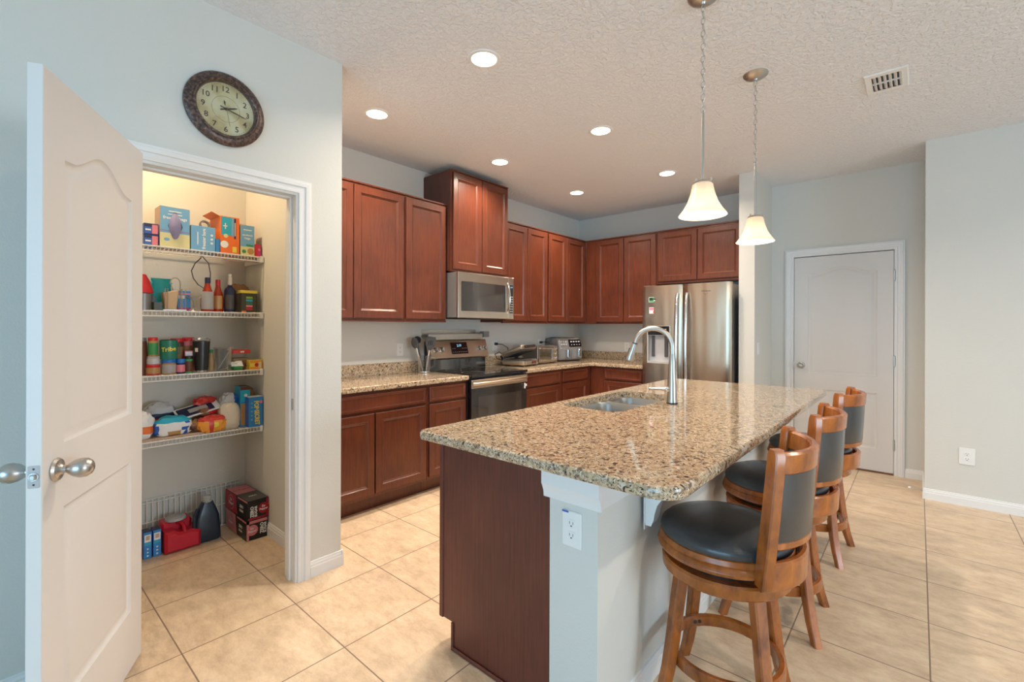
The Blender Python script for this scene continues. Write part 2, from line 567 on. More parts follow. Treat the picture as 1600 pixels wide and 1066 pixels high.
class MB:
    def __init__(s, mat='white_plastic'):
        s.v, s.f, s.m, s.mat = [], [], [], mat

    def add(s, vs, fs, mat=None):
        b = len(s.v)
        s.v += [Vector(x) for x in vs]
        for f in fs:
            s.f.append([b + i for i in f])
            s.m.append(mat or s.mat)
        return s

    def box(s, x0, x1, y0, y1, z0, z1, bev=0.0, mat=None, M=None, seg=1):
        return s.fbox(FZ, x0, x1, y0, y1, z0, z1, bev, mat, M, seg)

    def fbox(s, F, u0, u1, v0, v1, w0, w1, bev=0.0, mat=None, M=None, seg=1):
        if u0 > u1: u0, u1 = u1, u0
        if v0 > v1: v0, v1 = v1, v0
        if w0 > w1: w0, w1 = w1, w0
        bm = bmesh.new()
        bmesh.ops.create_cube(bm, size=1)
        for v in bm.verts:
            v.co = Vector(((u0 + u1) / 2 + v.co.x * (u1 - u0), (v0 + v1) / 2 + v.co.y * (v1 - v0), (w0 + w1) / 2 + v.co.z * (w1 - w0)))
        if bev:
            bev = min(bev, 0.49 * min(u1 - u0, v1 - v0, w1 - w0))
            bmesh.ops.bevel(bm, geom=bm.edges[:], offset=bev, segments=seg, affect='EDGES', profile=0.5)
        bm.verts.index_update()
        vs = [F.p(*v.co) for v in bm.verts]
        if M:
            vs = [M @ v for v in vs]
        fs = [[v.index for v in f.verts] for f in bm.faces]
        bm.free()
        return s.add(vs, fs, mat)

    def prism(s, F, poly, w0, w1, mat=None, cham=0.0, holes=(), caps=(True, True)):
        """polygon (counter-clockwise in u,v) pushed from w0 to w1, with optional chamfer at w1 and holes"""
        n = len(poly)
        rings = [(poly, w0)]
        if cham:
            rings += [(poly, w1 - cham), (inset(poly, cham), w1)]
        else:
            rings += [(poly, w1)]
        vs, fs = [], []
        for pl, w in rings:
            vs += [F.p(a, b, w) for a, b in pl]
        for k in range(len(rings) - 1):
            for i in range(n):
                j = (i + 1) % n
                fs.append([k * n + i, k * n + j, (k + 1) * n + j, (k + 1) * n + i])
        s.add(vs, fs, mat)
        for h in holes:
            m = len(h)
            vv = [F.p(a, b, w1) for a, b in h] + [F.p(a, b, w0) for a, b in h]
            s.add(vv, [[(i + 1) % m + 0, i, m + i, m + (i + 1) % m][::-1] for i in range(m)], mat)
        for cap, w, pl in ((caps[0], w0, poly), (caps[1], w1, rings[-1][0])):
            if not cap:
                continue
            loops = [[Vector((a, b, 0)) for a, b in pl]] + [[Vector((a, b, 0)) for a, b in h] for h in holes]
            tri = tessellate_polygon(loops)
            flatl = [p for l in loops for p in l]
            vs = [F.p(p.x, p.y, w) for p in flatl]
            ff = []
            for t in tri:
                a, b, c = [flatl[i] for i in t]
                ar = (b.x - a.x) * (c.y - a.y) - (b.y - a.y) * (c.x - a.x)
                t = list(t)
                if (ar > 0) != (w == w1):
                    t.reverse()
                ff.append(t)
            s.add(vs, ff, mat)
        return s

    def panel(s, F, u0, u1, v0, v1, thick, holes, prof, mat=None, fill=None, cham=0.003, back=True):
        """slab whose front (w=thick) has shaped panels: each hole polygon is stepped through prof [(inset, depth)]"""
        s.prism(F, rect(u0, u1, v0, v1), 0, thick, mat, cham, holes=[], caps=(back, False))
        outer = inset(rect(u0, u1, v0, v1), cham)
        loops = [[Vector((a, b, 0)) for a, b in outer]] + [[Vector((a, b, 0)) for a, b in h] for h in holes]
        tri = tessellate_polygon(loops)
        fl = [p for l in loops for p in l]
        ff = []
        for t in tri:
            a, b, c = [fl[i] for i in t]
            ar = (b.x - a.x) * (c.y - a.y) - (b.y - a.y) * (c.x - a.x)
            t = list(t)
            if ar < 0:
                t.reverse()
            ff.append(t)
        s.add([F.p(p.x, p.y, thick) for p in fl], ff, mat)
        for h in holes:
            n = len(h)
            rings = [[F.p(a, b, thick) for a, b in h]]
            pl = h
            for ins, dep in prof:
                pl = inset(h, ins)
                rings.append([F.p(a, b, thick + dep) for a, b in pl])
            vs = [p for r_ in rings for p in r_]
            fs = []
            for k in range(len(rings) - 1):
                for i in range(n):
                    j = (i + 1) % n
                    fs.append([k * n + i, k * n + j, (k + 1) * n + j, (k + 1) * n + i])
            fs.append([(len(rings) - 1) * n + i for i in range(n)])
            s.add(vs, fs, mat)
        return s

    def lathe(s, o, prof, seg=24, mat=None, axis=(0, 0, 1), M=None, a0=0, a1=360, close=False):
        """profile [(r, h)] turned about axis through o"""
        ax = Vector(axis).normalized()
        t = Vector((1, 0, 0)) if abs(ax.x) < 0.9 else Vector((0, 1, 0))
        r = (t - ax * t.dot(ax)).normalized()
        q = ax.cross(r)
        o = Vector(o)
        full = abs(a1 - a0) >= 360
        n = len(prof)
        m = seg if full else seg + 1
        vs, fs = [], []
        for i in range(m):
            a = R(a0 + (a1 - a0) * i / seg)
            d = r * math.cos(a) + q * math.sin(a)
            for (rr, h) in prof:
                vs.append(o + d * rr + ax * h)
        pn = n if close else n - 1
        for i in range(seg):
            j = (i + 1) % m
            for k in range(pn):
                l = (k + 1) % n
                fs.append([i * n + k, j * n + k, j * n + l, i * n + l])
        if not full and close:
            fs.append([k for k in range(n)])
            fs.append([(m - 1) * n + k for k in range(n)][::-1])
        if M:
            vs = [M @ v for v in vs]
        return s.add(vs, fs, mat)

    def cyl(s, o, r, h, seg=20, mat=None, axis=(0, 0, 1), bev=0.0, r2=None):
        r2 = r if r2 is None else r2
        e = 1e-4
        if bev:
            return s.lathe(o, [(e, 0), (r - bev, 0), (r, bev), (r2, h - bev), (r2 - bev, h), (e, h)], seg, mat, axis)
        return s.lathe(o, [(e, 0), (r, 0), (r2, h), (e, h)], seg, mat, axis)

    def tube(s, pts, r, seg=8, mat=None, closed=False, rs=None, caps=True, flatx=1.0):
        pts = [Vector(p) for p in pts]
        n = len(pts)
        vs, fs = [], []
        prev = None
        for i, p in enumerate(pts):
            if closed:
                d = pts[(i + 1) % n] - pts[i - 1]
            else:
                d = pts[min(i + 1, n - 1)] - pts[max(i - 1, 0)]
            d.normalize()
            if prev is None:
                t = Vector((0, 0, 1)) if abs(d.z) < 0.9 else Vector((1, 0, 0))
                a = (t - d * t.dot(d)).normalized()
            else:
                a = prev - d * prev.dot(d)
                a.normalize()
            prev = a
            b = d.cross(a)
            rr = rs[i] if rs else r
            for k in range(seg):
                an = 2 * PI * k / seg
                vs.append(p + a * math.cos(an) * rr + b * math.sin(an) * rr * flatx)
        for i in range(n if closed else n - 1):
            j = (i + 1) % n
            for k in range(seg):
                l = (k + 1) % seg
                fs.append([i * seg + k, i * seg + l, j * seg + l, j * seg + k])
        if not closed and caps:
            fs.append(list(range(seg))[::-1])
            fs.append([(n - 1) * seg + k for k in range(seg)])
        return s.add(vs, fs, mat)

    def loft(s, rings, mat=None, caps=True):
        n = len(rings[0])
        vs = [p for r_ in rings for p in r_]
        fs = []
        for k in range(len(rings) - 1):
            for i in range(n):
                j = (i + 1) % n
                fs.append([k * n + i, k * n + j, (k + 1) * n + j, (k + 1) * n + i])
        if caps:
            fs.append(list(range(n))[::-1])
            fs.append([(len(rings) - 1) * n + i for i in range(n)])
        return s.add(vs, fs, mat)

    def text(s, t, F, u, v, w, height=None, width=None, mat='ink_black', bold=0.0, rot=0.0, maxh=None):
        vs, fs, tw, th, cx, cy = text_mesh(t, bold)
        k = (height / th) if height else (width / tw)
        kx = ky = k
        if height and width:
            kx, ky = width / tw, height / th
        ca, sa = math.cos(rot), math.sin(rot)
        out = []
        for x, y, z in vs:
            a, b = (x - cx) * kx, (y - cy) * ky
            out.append(F.p(u + a * ca - b * sa, v + a * sa + b * ca, w))
        return s.add(out, fs, mat)

    def quad(s, F, u0, u1, v0, v1, w, mat=None):
        return s.add([F.p(u0, v0, w), F.p(u1, v0, w), F.p(u1, v1, w), F.p(u0, v1, w)], [[0, 1, 2, 3]], mat)

    def disc(s, F, u, v, w, r, mat=None, seg=24, ry=None):
        ry = ry or r
        return s.add([F.p(u + r * math.cos(2 * PI * i / seg), v + ry * math.sin(2 * PI * i / seg), w) for i in range(seg)], [list(range(seg))], mat)

    def build(s, name, parent=None, local=False, smooth=35, keep=False):
        vs = s.v
        off = None
        if parent is not None and not local:
            inv = wm(parent).inverted()
            vs = [inv @ v for v in s.v]
        elif parent is None and not local and not keep:
            off = Vector(((min(v.x for v in vs) + max(v.x for v in vs)) / 2, (min(v.y for v in vs) + max(v.y for v in vs)) / 2, min(v.z for v in vs)))
            vs = [v - off for v in vs]
        me = bpy.data.meshes.new(name)
        me.from_pydata([tuple(v) for v in vs], [], s.f)
        names = []
        for m in s.m:
            if m not in names:
                names.append(m)
        for m in names:
            me.materials.append(MATS[m])
        me.polygons.foreach_set('material_index', [names.index(m) for m in s.m])
        me.validate()
        bm = bmesh.new()
        bm.from_mesh(me)
        bmesh.ops.recalc_face_normals(bm, faces=bm.faces)
        bm.to_mesh(me)
        bm.free()
        if smooth:
            me.polygons.foreach_set('use_smooth', [True] * len(me.polygons))
            me.set_sharp_from_angle(angle=R(smooth))
        o = bpy.data.objects.new(name, me)
        C.objects.link(o)
        if parent is not None:
            o.parent = parent
        elif off is not None:
            o.location = off
        return o


def thing(name, label, cat, loc=(0, 0, 0), rotz=0.0, group=None):
    o = bpy.data.objects.new(name, None)
    o.empty_display_size = 0.05
    C.objects.link(o)
    o.location = loc
    o.rotation_euler = (0, 0, rotz)
    o['label'] = label
    o['category'] = cat
    if group:
        o['group'] = group
    return o


def tag(o, label, cat, group=None):
    o['label'] = label
    o['category'] = cat
    if group:
        o['group'] = group
    return o


def struct(o, label=None):
    o['kind'] = 'structure'
    if label:
        o['label'] = label
    return o


def dup(root, loc=None, rotz=None, label=None, group=None):
    r = root.copy()
    C.objects.link(r)
    if loc is not None:
        r.location = loc
    if rotz is not None:
        r.rotation_euler = (0, 0, rotz)
    if label:
        r['label'] = label
    if group:
        r['group'] = group
    for ch in list(root.children):
        c = ch.copy()
        C.objects.link(c)
        c.parent = r
        for g in list(ch.children):
            d = g.copy()
            C.objects.link(d)
            d.parent = c
    return r

# ------------------------------------------------------------------ the room shell
def wall(name, F, poly, th, mat='wall_paint', holes=()):
    m = MB(mat)
    m.prism(F, poly, 0, th, holes=holes)
    return struct(m.build(name, smooth=0))

m = MB('floor_tile'); m.box(-3.9, 5.3, -3.8, 5.7, -0.06, 0)
struct(m.build('floor', smooth=0, keep=True))
m = MB('ceiling_texture'); m.box(-3.9, 5.3, -3.8, 5.7, CEIL, CEIL + 0.08)
struct(m.build('ceiling', smooth=0, keep=True))
OY0, OY1, OZ = 0.405, 1.087, 2.03
wall('wall_pantry', FX(PX - 0.12), [(-3.5, 0), (OY0, 0), (OY0, OZ), (OY1, OZ), (OY1, 0), (1.325, 0), (1.325, CEIL), (-3.5, CEIL)], 0.12)
wall('wall_pantry_side', FY(1.325), rect(WX, PX - 0.12, 0, CEIL), 0.115)
wall('wall_pantry_far', FY(-0.35), rect(WX, PX - 0.12, 0, CEIL), 0.10)
wall('wall_left', FX(WX - 0.12), rect(-0.45, 5.55, 0, CEIL), 0.12)
DX0, DX1, DZ = -0.965, -0.150, 2.06
wall('wall_back', FY(BY + 0.12), [(WX, 0), (DX0, 0), (DX0, DZ), (DX1, DZ), (DX1, 0), (0.04, 0), (0.04, CEIL), (WX, CEIL)], 0.12)
wall('wall_stub', FY(BY), rect(-1.292, -1.155, 0, CEIL), BY - 4.765)
wall('wall_right', FY(5.55), rect(0.04, 5.0, 0, CEIL), 5.55 - RY)
wall('wall_rear', FY(-3.5), [(PX, 0), (-1.5, 0), (-1.5, 2.2), (1.9, 2.2), (1.9, 0), (5.0, 0), (5.0, CEIL), (PX, CEIL)], 0.10)
wall('wall_east', FX(5.0), rect(-3.6, 5.55, 0, CEIL), 0.12, holes=[rect(0.3, 2.9, 0.5, 2.2)])
m = MB('trim_paint'); m.box(-0.99, -0.13, 5.55, 5.57, -0.02, 2.1); struct(m.build('trim_7', smooth=0))

# glazed openings behind the camera
def window(name, F, u0, u1, v0, v1, n):
    m = MB('trim_paint')
    m.prism(F, rect(u0, u1, v0, v1), 0.0, 0.07, holes=[rect(u0 + .05 + (u1 - u0 - .05) * i / n, u0 + (u1 - u0 - .05) * (i + 1) / n, v0 + .05, v1 - .05) for i in range(n)])
    w = struct(m.build(name))
    g = MB('clear_glass'); g.fbox(F, u0 + .03, u1 - .03, v0 + .03, v1 - .03, 0.03, 0.036)
    g.build('pane', w)
window('window_1', FY(-3.56), -1.5, 1.9, 0, 2.2, 2)
window('window_2', Frame((5.03, 0, 0), (0, 1, 0), (0, 0, 1)), 0.3, 2.9, 0.5, 2.2, 2)

# casings
CAS = [(0.0, 0.0), (0.0, .011), (.006, .013), (.012, .013), (.015, .009), (.032, .011), (.034, .017), (.042, .019), (.052, .019), (.055, .015), (.064, .015), (.066, .0)]
def casing(name, F, u0, u1, vt):
    m = MB('trim_paint')
    rings = [[], [], [], []]
    for d, w in CAS:
        for k, q in enumerate(((u0 - d, 0), (u0 - d, vt + d), (u1 + d, vt + d), (u1 + d, 0))):
            rings[k].append(F.p(q[0], q[1], w))
    n = len(CAS)
    vs = [p for r_ in rings for p in r_]
    fs = [[k * n + i, (k + 1) * n + i, (k + 1) * n + i + 1, k * n + i + 1] for k in range(3) for i in range(n - 1)]
    m.add(vs, fs)
    return m
# pantry opening: casing, jamb and stop
m = casing('trim_1', FX(PX), OY0 + .004, OY1 - .004, OZ - .004)
F = FX(PX - 0.12)
for u0, u1 in ((OY0, OY0 + .016), (OY1 - .016, OY1)):
    m.fbox(F, u0, u1, 0, OZ, -0.001, 0.121)
m.fbox(F, OY0 + .0161, OY1 - .0161, OZ - .016, OZ, -0.001, .121)
m.fbox(F, OY1 - .027, OY1 - .016, 0, OZ - .016, 0.035, 0.075, .002)
m.fbox(F, OY0 + .016, OY0 + .027, 0, OZ - .016, 0.035, 0.075, .002)
m.fbox(F, OY0 + .0275, OY1 - .0275, OZ - .027, OZ - .0161, 0.035, 0.075, .002)
t1 = struct(m.build('trim_1'))
m = MB('nickel'); m.fbox(Frame((0, OY1 - .0165, 0), (-1, 0, 0), (0, 0, 1)), 2.452, 2.476, .895, .955, 0, .0015, .0005)
m.mat = 'slot_dark'; m.fbox(Frame((0, OY1 - .0165, 0), (-1, 0, 0), (0, 0, 1)), 2.458, 2.469, .910, .940, .001, .0022)
m.build('strike_plate', t1)
m = casing('trim_2', FY(BY), DX0 + .004, DX1 - .004, DZ - .004)
F = FY(BY + 0.12)
for u0, u1 in ((DX0, DX0 + .014), (DX1 - .014, DX1)):
    m.fbox(F, u0, u1, 0, DZ, 0, 0.1205)
m.fbox(F, DX0 + .0141, DX1 - .0141, DZ - .014, DZ, 0, .1205)
m.fbox(F, DX0 + .0145, DX1 - .0145, 0, .012, .0, .125, mat='bronze_amber')
struct(m.build('trim_2'))

# baseboards
BASE = [(0, 0), (.013, 0), (.013, .052), (.010, .058), (.010, .066), (.006, .074), (.006, .080), (.0, .083)]
def baseboard(name, F, u0, u1):
    m = MB('trim_paint')
    n = len(BASE)
    vs = [F.p(u, v, w) for u in (u0, u1) for w, v in BASE]
    fs = [[i, n + i, n + (i + 1) % n, (i + 1) % n] for i in range(n)] + [list(range(n)), list(range(n, 2 * n))[::-1]]
    m.add(vs, fs)
    return m
m = baseboard('x', FX(PX), OY1 + .062, 1.3365)
F = Frame((0, 1.325, 0), (-1, 0, 0), (0, 0, 1))
b2 = baseboard('x', F, -PX - .0115, -PX + .3); m.add(b2.v, b2.f)
struct(m.build('baseboard_pantry', smooth=20))
struct(baseboard('x', FX(PX), -3.5, OY0 - .062).build('baseboard_left', smooth=20))
struct(baseboard('x', FY(RY), .0295, 5.0).build('baseboard_right', smooth=20))
struct(baseboard('x', FY(BY), DX1 + .062, .04).build('baseboard_back', smooth=20))
F = Frame((.04, 0, 0), (0, -1, 0), (0, 0, 1))
struct(baseboard('x', F, -BY, -RY + .0115).build('baseboard_return', smooth=20))
struct(baseboard('x', FY(BY), -1.155, DX0 - .062).build('baseboard_door', smooth=20))
struct(baseboard('x', Frame((-1.155, 0, 0), (0, 1, 0), (0, 0, 1)), 4.765, BY - .013).build('baseboard_stub', smooth=20))
struct(baseboard('x', FY(1.21), WX, PX - .12).build('baseboard_pantry_side', smooth=20))

# ------------------------------------------------------------------ doors
def arch_panel(u0, u1, v0, v1, rise, n=24):
    """counter-clockwise outline with an ogee arched top"""
    pts = [(u0, v0), (u1, v0), (u1, v1)]
    for i in range(1, n):
        t = i / n
        if min(t, 1 - t) * (u1 - u0) < .055:
            continue
        q = min(1, max(0, (t - .05) / .90))
        s = 0.5 - 0.5 * math.cos(2 * PI * q)
        pts.append((u1 + (u0 - u1) * t, v1 + rise * s ** 1.0))
    pts.append((u0, v1))
    return pts
PROF = [(.004, -.005), (.012, -.009), (.020, -.009), (.036, -.003), (.042, -.002)]

def door_slab(W, H, name, stile, top_v, rise, mid0, mid1, bot):
    """two panel moulded door in local space: hinge edge at u=0, faces at w=0 and w=.035"""
    o = MB('door_paint')
    th = .035
    holes = [rect(stile, W - stile, bot, mid0), arch_panel(stile, W - stile, mid1, top_v, rise)]
    F1 = Frame((0, 0, 0), (1, 0, 0), (0, 0, 1))          # faces -Y
    o.panel(F1, 0, W, 0.0, H, th / 2, holes, PROF, back=False, cham=.002)
    F2 = Frame((W, 0, 0), (-1, 0, 0), (0, 0, 1))         # faces +Y
    o.panel(F2, 0, W, 0.0, H, th / 2, holes, PROF, back=False, cham=.002)
    return o

def knob_mesh(F, u, v, w):
    m = MB('nickel')
    o = F.p(u, v, w)
    m.lathe(o, [(1e-4, 0), (.031, 0), (.033, .004), (.029, .010), (.016, .013), (.011, .018), (.0105, .026), (.016, .032), (.024, .044), (.0275, .058), (.026, .071), (.019, .081), (.009, .086), (1e-4, .087)], 28, axis=F.n)
    return m

def hinge_mesh(F, u, v, w):
    m = MB('nickel')
    m.cyl(F.p(u, v - .045, w), .0075, .09, 10, axis=F.u)
    m.cyl(F.p(u, v - .052, w), .005, .104, 8, axis=F.u)
    m.fbox(F, u - .012, u + .012, v - .045, v + .045, w - .008, w - .005)
    return m

# closed white door to the garage
W1 = DX1 - DX0 - .034
slab = door_slab(W1, 2.025, 'door_1', .118, 1.855, .06, .715, .868, .205)
d1 = slab.build('door_1', local=True)
d1.location = (DX0 + .017, BY + .020, 0.014)
struct(d1)
k = knob_mesh(FY(-.0175), .062, .945, 0); k.build('door_knob', d1, local=True)
for z in (.26, 1.02, 1.80):
    hinge_mesh(FY(-.0175), W1 + .004, z, .004).build('hinge', d1, local=True)
m = MB('nickel'); m.fbox(FY(-.0175), -.006, .001, .915, .975, -.004, -.001); m.build('latch_plate', d1, local=True)

# open white pantry door: hinged at the left jamb, swung out into the room
hx, hy = -2.366, 0.428
fx, fy = -1.764, 0.107
dvec = Vector((fx - hx, fy - hy, 0)); W2 = dvec.length
ang = math.atan2(dvec.y, dvec.x)
slab = door_slab(W2, 2.022, 'door_2', .105, 1.80, .075, .80, .985, .225)
d2 = slab.build('door_2', local=True)
nrm = Vector((-math.sin(ang), math.cos(ang), 0))
d2.location = (hx - nrm.x * .0175, hy - nrm.y * .0175, 0.012)
d2.rotation_euler = (0, 0, ang)
struct(d2)
FB = Frame((W2, .0175, 0), (-1, 0, 0), (0, 0, 1)); FA = FY(-.0175)
knob_mesh(FB, .062, .918, 0).build('door_knob', d2, local=True)
knob_mesh(FA, W2 - .062, .918, 0).build('door_knob', d2, local=True)
FE = Frame((W2, 0, 0), (0, 1, 0), (0, 0, 1))
m = MB('silver_print')
m.prism(FE, rrect(-.0125, .0125, .888, .948, .003, 3), 0, .0012)
m.mat = 'slot_dark'; m.disc(FE, 0, .897, .0014, .0028, seg=10); m.disc(FE, 0, .939, .0014, .0028, seg=10)
m.mat = 'nickel'; m.cyl(FE.p(0, .918, 0), .011, .0035, 18, axis=FE.n); m.fbox(FE, -.006, .006, .911, .925, .001, .010, .002)
m.build('latch_plate', d2, local=True)
for z in (.25, 1.0, 1.78):
    hinge_mesh(FA, .002, z, .003).build('hinge', d2, local=True)

# door stop on the baseboard of the return
m = MB('nickel'); m.cyl((.027, 4.905, .055), .011, .004, 12, axis=(-1, 0, 0)); m.tube([(.027, 4.905, .055), (-.045, 4.90, .058)], .004, 8)
ds = thing('door_stop', 'thin metal spring door stop with white tip on the baseboard by the right wall', 'door stop', (.027, 4.905, .055))
m.build('spring', ds)
m = MB('white_plastic'); m.cyl((-.043, 4.90, .058), .0085, .016, 12, axis=(-1, 0, 0), bev=.002); m.build('rubber_tip', ds)

# ------------------------------------------------------------------ outlets and switches
def outlet(name, F, u, v, label, cat='outlet', kind='duplex', w=.070, h=.115, sc=1.0, group=None):
    o = F.p(u, v, 0)
    t = thing(name, label, cat, o, group=group)
    m = MB('white_plastic')
    m.prism(F, rrect(u - w / 2, u + w / 2, v - h / 2, v + h / 2, .004, 3), 0.0005, .006, cham=.002)
    m.build('cover_plate', t)
    if kind == 'duplex':
        for s in (-1, 1):
            r = MB('white_plastic')
            c = v + s * .0195
            r.prism(F, rrect(u - .0165, u + .0165, c - .014, c + .014, .009, 5), .006, .0078, cham=.0008)
            r.mat = 'slot_dark'
            r.quad(F, u - .0075, u - .0055, c - .002, c + .007, .008)
            r.quad(F, u + .0055, u + .0075, c - .002, c + .007, .008)
            r.disc(F, u, c - .0075, .008, .0028, seg=10)
            r.build('socket', t)
    else:
        r = MB('white_plastic'); r.fbox(F, u - .016, u + .016, v - .033, v + .033, .006, .009, .002); r.build('rocker', t)
    return t
outlet('wall_outlet', FX(WX), 2.49, 1.125, 'white double outlet on the wall left of the stove, above the backsplash')
outlet('wall_outlet', FX(WX), 3.74, 1.125, 'white outlet right of the stove with black cords plugged in')
outlet('wall_outlet', FX(WX), 4.55, 1.125, 'white outlet on the range wall just left of the air fryer')
outlet('wall_outlet', FY(BY), -2.80, 1.085, 'white outlet on the back wall between air fryer and refrigerator')
outlet('wall_outlet', FY(RY), .277, .372, 'white double outlet low on the blank right wall', w=.088, h=.125)
outlet('light_switch', FX(-1.155), 4.89, 1.135, 'white light switch on the side of the wall beside the refrigerator', 'switch', 'rocker')

# ------------------------------------------------------------------ cabinets
def cdoor(F, u0, u1, v0, v1, par, name='door', stile=.052):
    m = MB('cherry')
    m.panel(F, u0, u1, v0, v1, .019, [rect(u0 + stile, u1 - stile, v0 + stile, v1 - stile)], [(.003, .0015), (.006, -.003), (.010, -.005), (.019, -.0115)], cham=.004)
    return m.build(name, par)
def cdrawer(F, u0, u1, v0, v1, par, name='drawer'):
    m = MB('cherry')
    s = .017
    m.panel(F, u0, u1, v0, v1, .019, [rect(u0 + s, u1 - s, v0 + s, v1 - s)], [(.003, .001), (.007, -.0045), (.012, -.006)], cham=.005)
    return m.build(name, par)

def upper(label, F, u0, u1, z0, z1, depth, doors, dz=None, side='cherry', fl=None):
    t = thing('upper_cabinet', label, 'cabinet', F.p((u0 + u1) / 2, z0, -depth / 2))
    m = MB('cherry')
    m.fbox(F, u0, u1, z0, z1, -depth, -.018, mat=side)
    m.fbox(F, u0, u1, z0, z1, -.019, 0, .0015)
    m.fbox(F, u0, u1, z1 - .004, z1 + .012, -depth, .010, .004)     # top moulding
    m.fbox(F, u0, u1, z0 - .010, z0 + .002, -.03, .004, .002)
    m.build('cabinet_body', t)
    dz = dz or (z0 + .016, z1 - .016)
    for a, b in doors:
        cdoor(F, a, b, dz[0], dz[1], t)
    return t
FU = FX(-3.200)
upper('wide two door cherry wall cabinet at the left end, beside the pantry wall', FU, 1.34, 2.293, 1.382, 2.422, .328, [(1.372, 1.829), (1.835, 2.284)])
upper('single door cherry wall cabinet just left of the microwave', FU, 2.295, 2.750, 1.382, 2.422, .328, [(2.309, 2.735)])
upper('tall cherry cabinet above the microwave, reaching nearly to the ceiling', FX(-3.140), 2.753, 3.512, 1.838, 2.735, .388, [(2.768, 3.128), (3.136, 3.497)], side='cherry_side')
upper('two door cherry wall cabinet just right of the microwave', FU, 3.514, 4.255, 1.382, 2.422, .328, [(3.530, 3.886), (3.892, 4.243)])
upper('narrow two door cherry wall cabinet in the corner, on the range wall', FU, 4.257, 5.085, 1.382, 2.422, .328, [(4.272, 4.626), (4.634, 5.035)])
FBK = FY(5.092)
upper('two door cherry wall cabinet on the back wall left of the refrigerator', FBK, -3.199, -2.250, 1.382, 2.422, .336, [(-3.045, -2.672), (-2.662, -2.264)])
upper('short two door cherry cabinet above the refrigerator', FBK, -2.248, -1.294, 1.835, 2.422, .336, [(-2.232, -1.800), (-1.792, -1.352)], dz=(1.852, 2.400))

def base(label, F, u0, u1, depth, cols, zt=.8755, ends=(0, 0), cat='cabinet'):
    t = thing('base_cabinet', label, cat, F.p((u0 + u1) / 2, 0, -depth / 2))
    m = MB('cherry')
    m.fbox(F, u0, u1, .11, zt, -depth, 0, .001)
    m.fbox(F, u0, u1, 0, .11, -depth, -.075, 0)
    m.build('cabinet_body', t)
    for c in cols:
        cdrawer(F, c[0][0], c[0][1], .732, .853, t)
        for a, b in c[1]:
            cdoor(F, a, b, .135, .712, t)
    return t
FL = FX(-2.940)
base('two door cherry base cabinet with one wide drawer at the left end', FL, 1.33, 2.331, .588, [((1.39, 2.314), [(1.39, 1.852), (1.862, 2.314)])])
base('narrow cherry base cabinet just left of the stove', FL, 2.333, 2.756, .588, [((2.348, 2.740), [(2.348, 2.740)])])
base('cherry base cabinet with drawer just right of the stove', FL, 3.528, 4.166, .588, [((3.548, 4.142), [(3.548, 4.142)])])
base('cherry base cabinet in the corner, second right of the stove', FL, 4.168, 4.775, .588, [((4.190, 4.690), [(4.190, 4.690)])])
base('cherry base cabinet on the back wall left of the refrigerator', FY(4.780), -2.938, -2.262, .645, [((-2.745, -2.276), [(-2.745, -2.276)])])

def slab_top(name, poly, label, holes=(), z0=.876, z1=.914, splash=None):
    t = thing(name, label, 'countertop', (sum(p[0] for p in poly) / len(poly), sum(p[1] for p in poly) / len(poly), z0))
    m = MB('granite')
    m.prism(FZ, inset(poly, .004), z0, z0 + .006, caps=(True, False), holes=[])
    m.prism(FZ, poly, z0 + .005, z1, cham=.006, caps=(False, False))
    n = inset(poly, .006)
    tmp = MB('granite'); tmp.prism(FZ, n, z0 + .02, z1, holes=holes, caps=(False, True))
    m.add(tmp.v, tmp.f)
    m.build('slab', t)
    for s in splash or []:
        q = MB('granite'); q.box(*s, .914, 1.014, .002); q.build('backsplash', t)
    return t
slab_top('countertop', [(WX + .002, 1.328), (-2.905, 1.328), (-2.905, 2.757), (WX + .002, 2.757)], 'speckled tan granite countertop left of the stove',
         splash=[(WX + .001, WX + .021, 1.328, 2.757)])
slab_top('countertop', [(WX + .002, 3.527), (-2.905, 3.527), (-2.905, 4.715), (-2.875, 4.745), (-2.256, 4.745), (-2.256, BY - .002), (WX + .002, BY - .002)],
         'speckled tan granite corner countertop between the stove and the refrigerator',
         splash=[(WX + .001, WX + .021, 3.527, BY - .001), (WX + .021, -2.256, BY - .021, BY - .001)])

# ------------------------------------------------------------------ microwave
t = thing('microwave', 'stainless over-the-range microwave under the tall cabinet', 'microwave', (-3.28, 3.13, 1.413))
F = FX(-3.072)
Y0, Y1, Z0, Z1 = 2.760, 3.505, 1.413, 1.822
m = MB('dark_grey'); m.box(WX + .002, -3.075, Y0 + .002, Y1 - .002, Z0 + .004, Z1 - .002, .002, mat='mid_grey'); m.box(-3.45, -3.10, Y0 + .05, Y1 - .05, Z0 - .006, Z0 + .006, mat='slot_dark'); m.build('case', t)
m = MB('stainless')
m.panel(F, Y0, Y1 - .078, Z0, Z1, .024, [rrect(Y0 + .035, Y1 - .115, Z0 + .062, Z1 - .082, .006, 3)], [(.002, -.003)], cham=.003)
dr = m.build('door', t)
m = MB('oven_glass'); m.prism(F, rrect(Y0 + .037, Y1 - .117, Z0 + .064, Z1 - .084, .005, 3), .018, .0225); m.build('window_glass', dr)
m = MB('chrome')
pts = [F.p(Y1 - .098, Z0 + .055 + (Z1 - Z0 - .115) * i / 14, .024 + .038 * math.sin(PI * i / 14) ** .6) for i in range(15)]
m.tube(pts, .0085, 10, flatx=1.3); m.build('handle', t)
m = MB('stainless'); m.fbox(F, Y1 - .076, Y1, Z0, Z1, 0, .024, .003)
m.fbox(F, Y1 - .066, Y1 - .010, Z0 + .055, Z1 - .075, .023, .0255, .001, mat='black_plastic')
m.quad(F, Y1 - .058, Y1 - .018, Z1 - .108, Z1 - .086, .0262, 'ink_navy')
m.text('2:19', F, Y1 - .036, Z1 - .097, .0266, height=.012, mat='glow_blue')
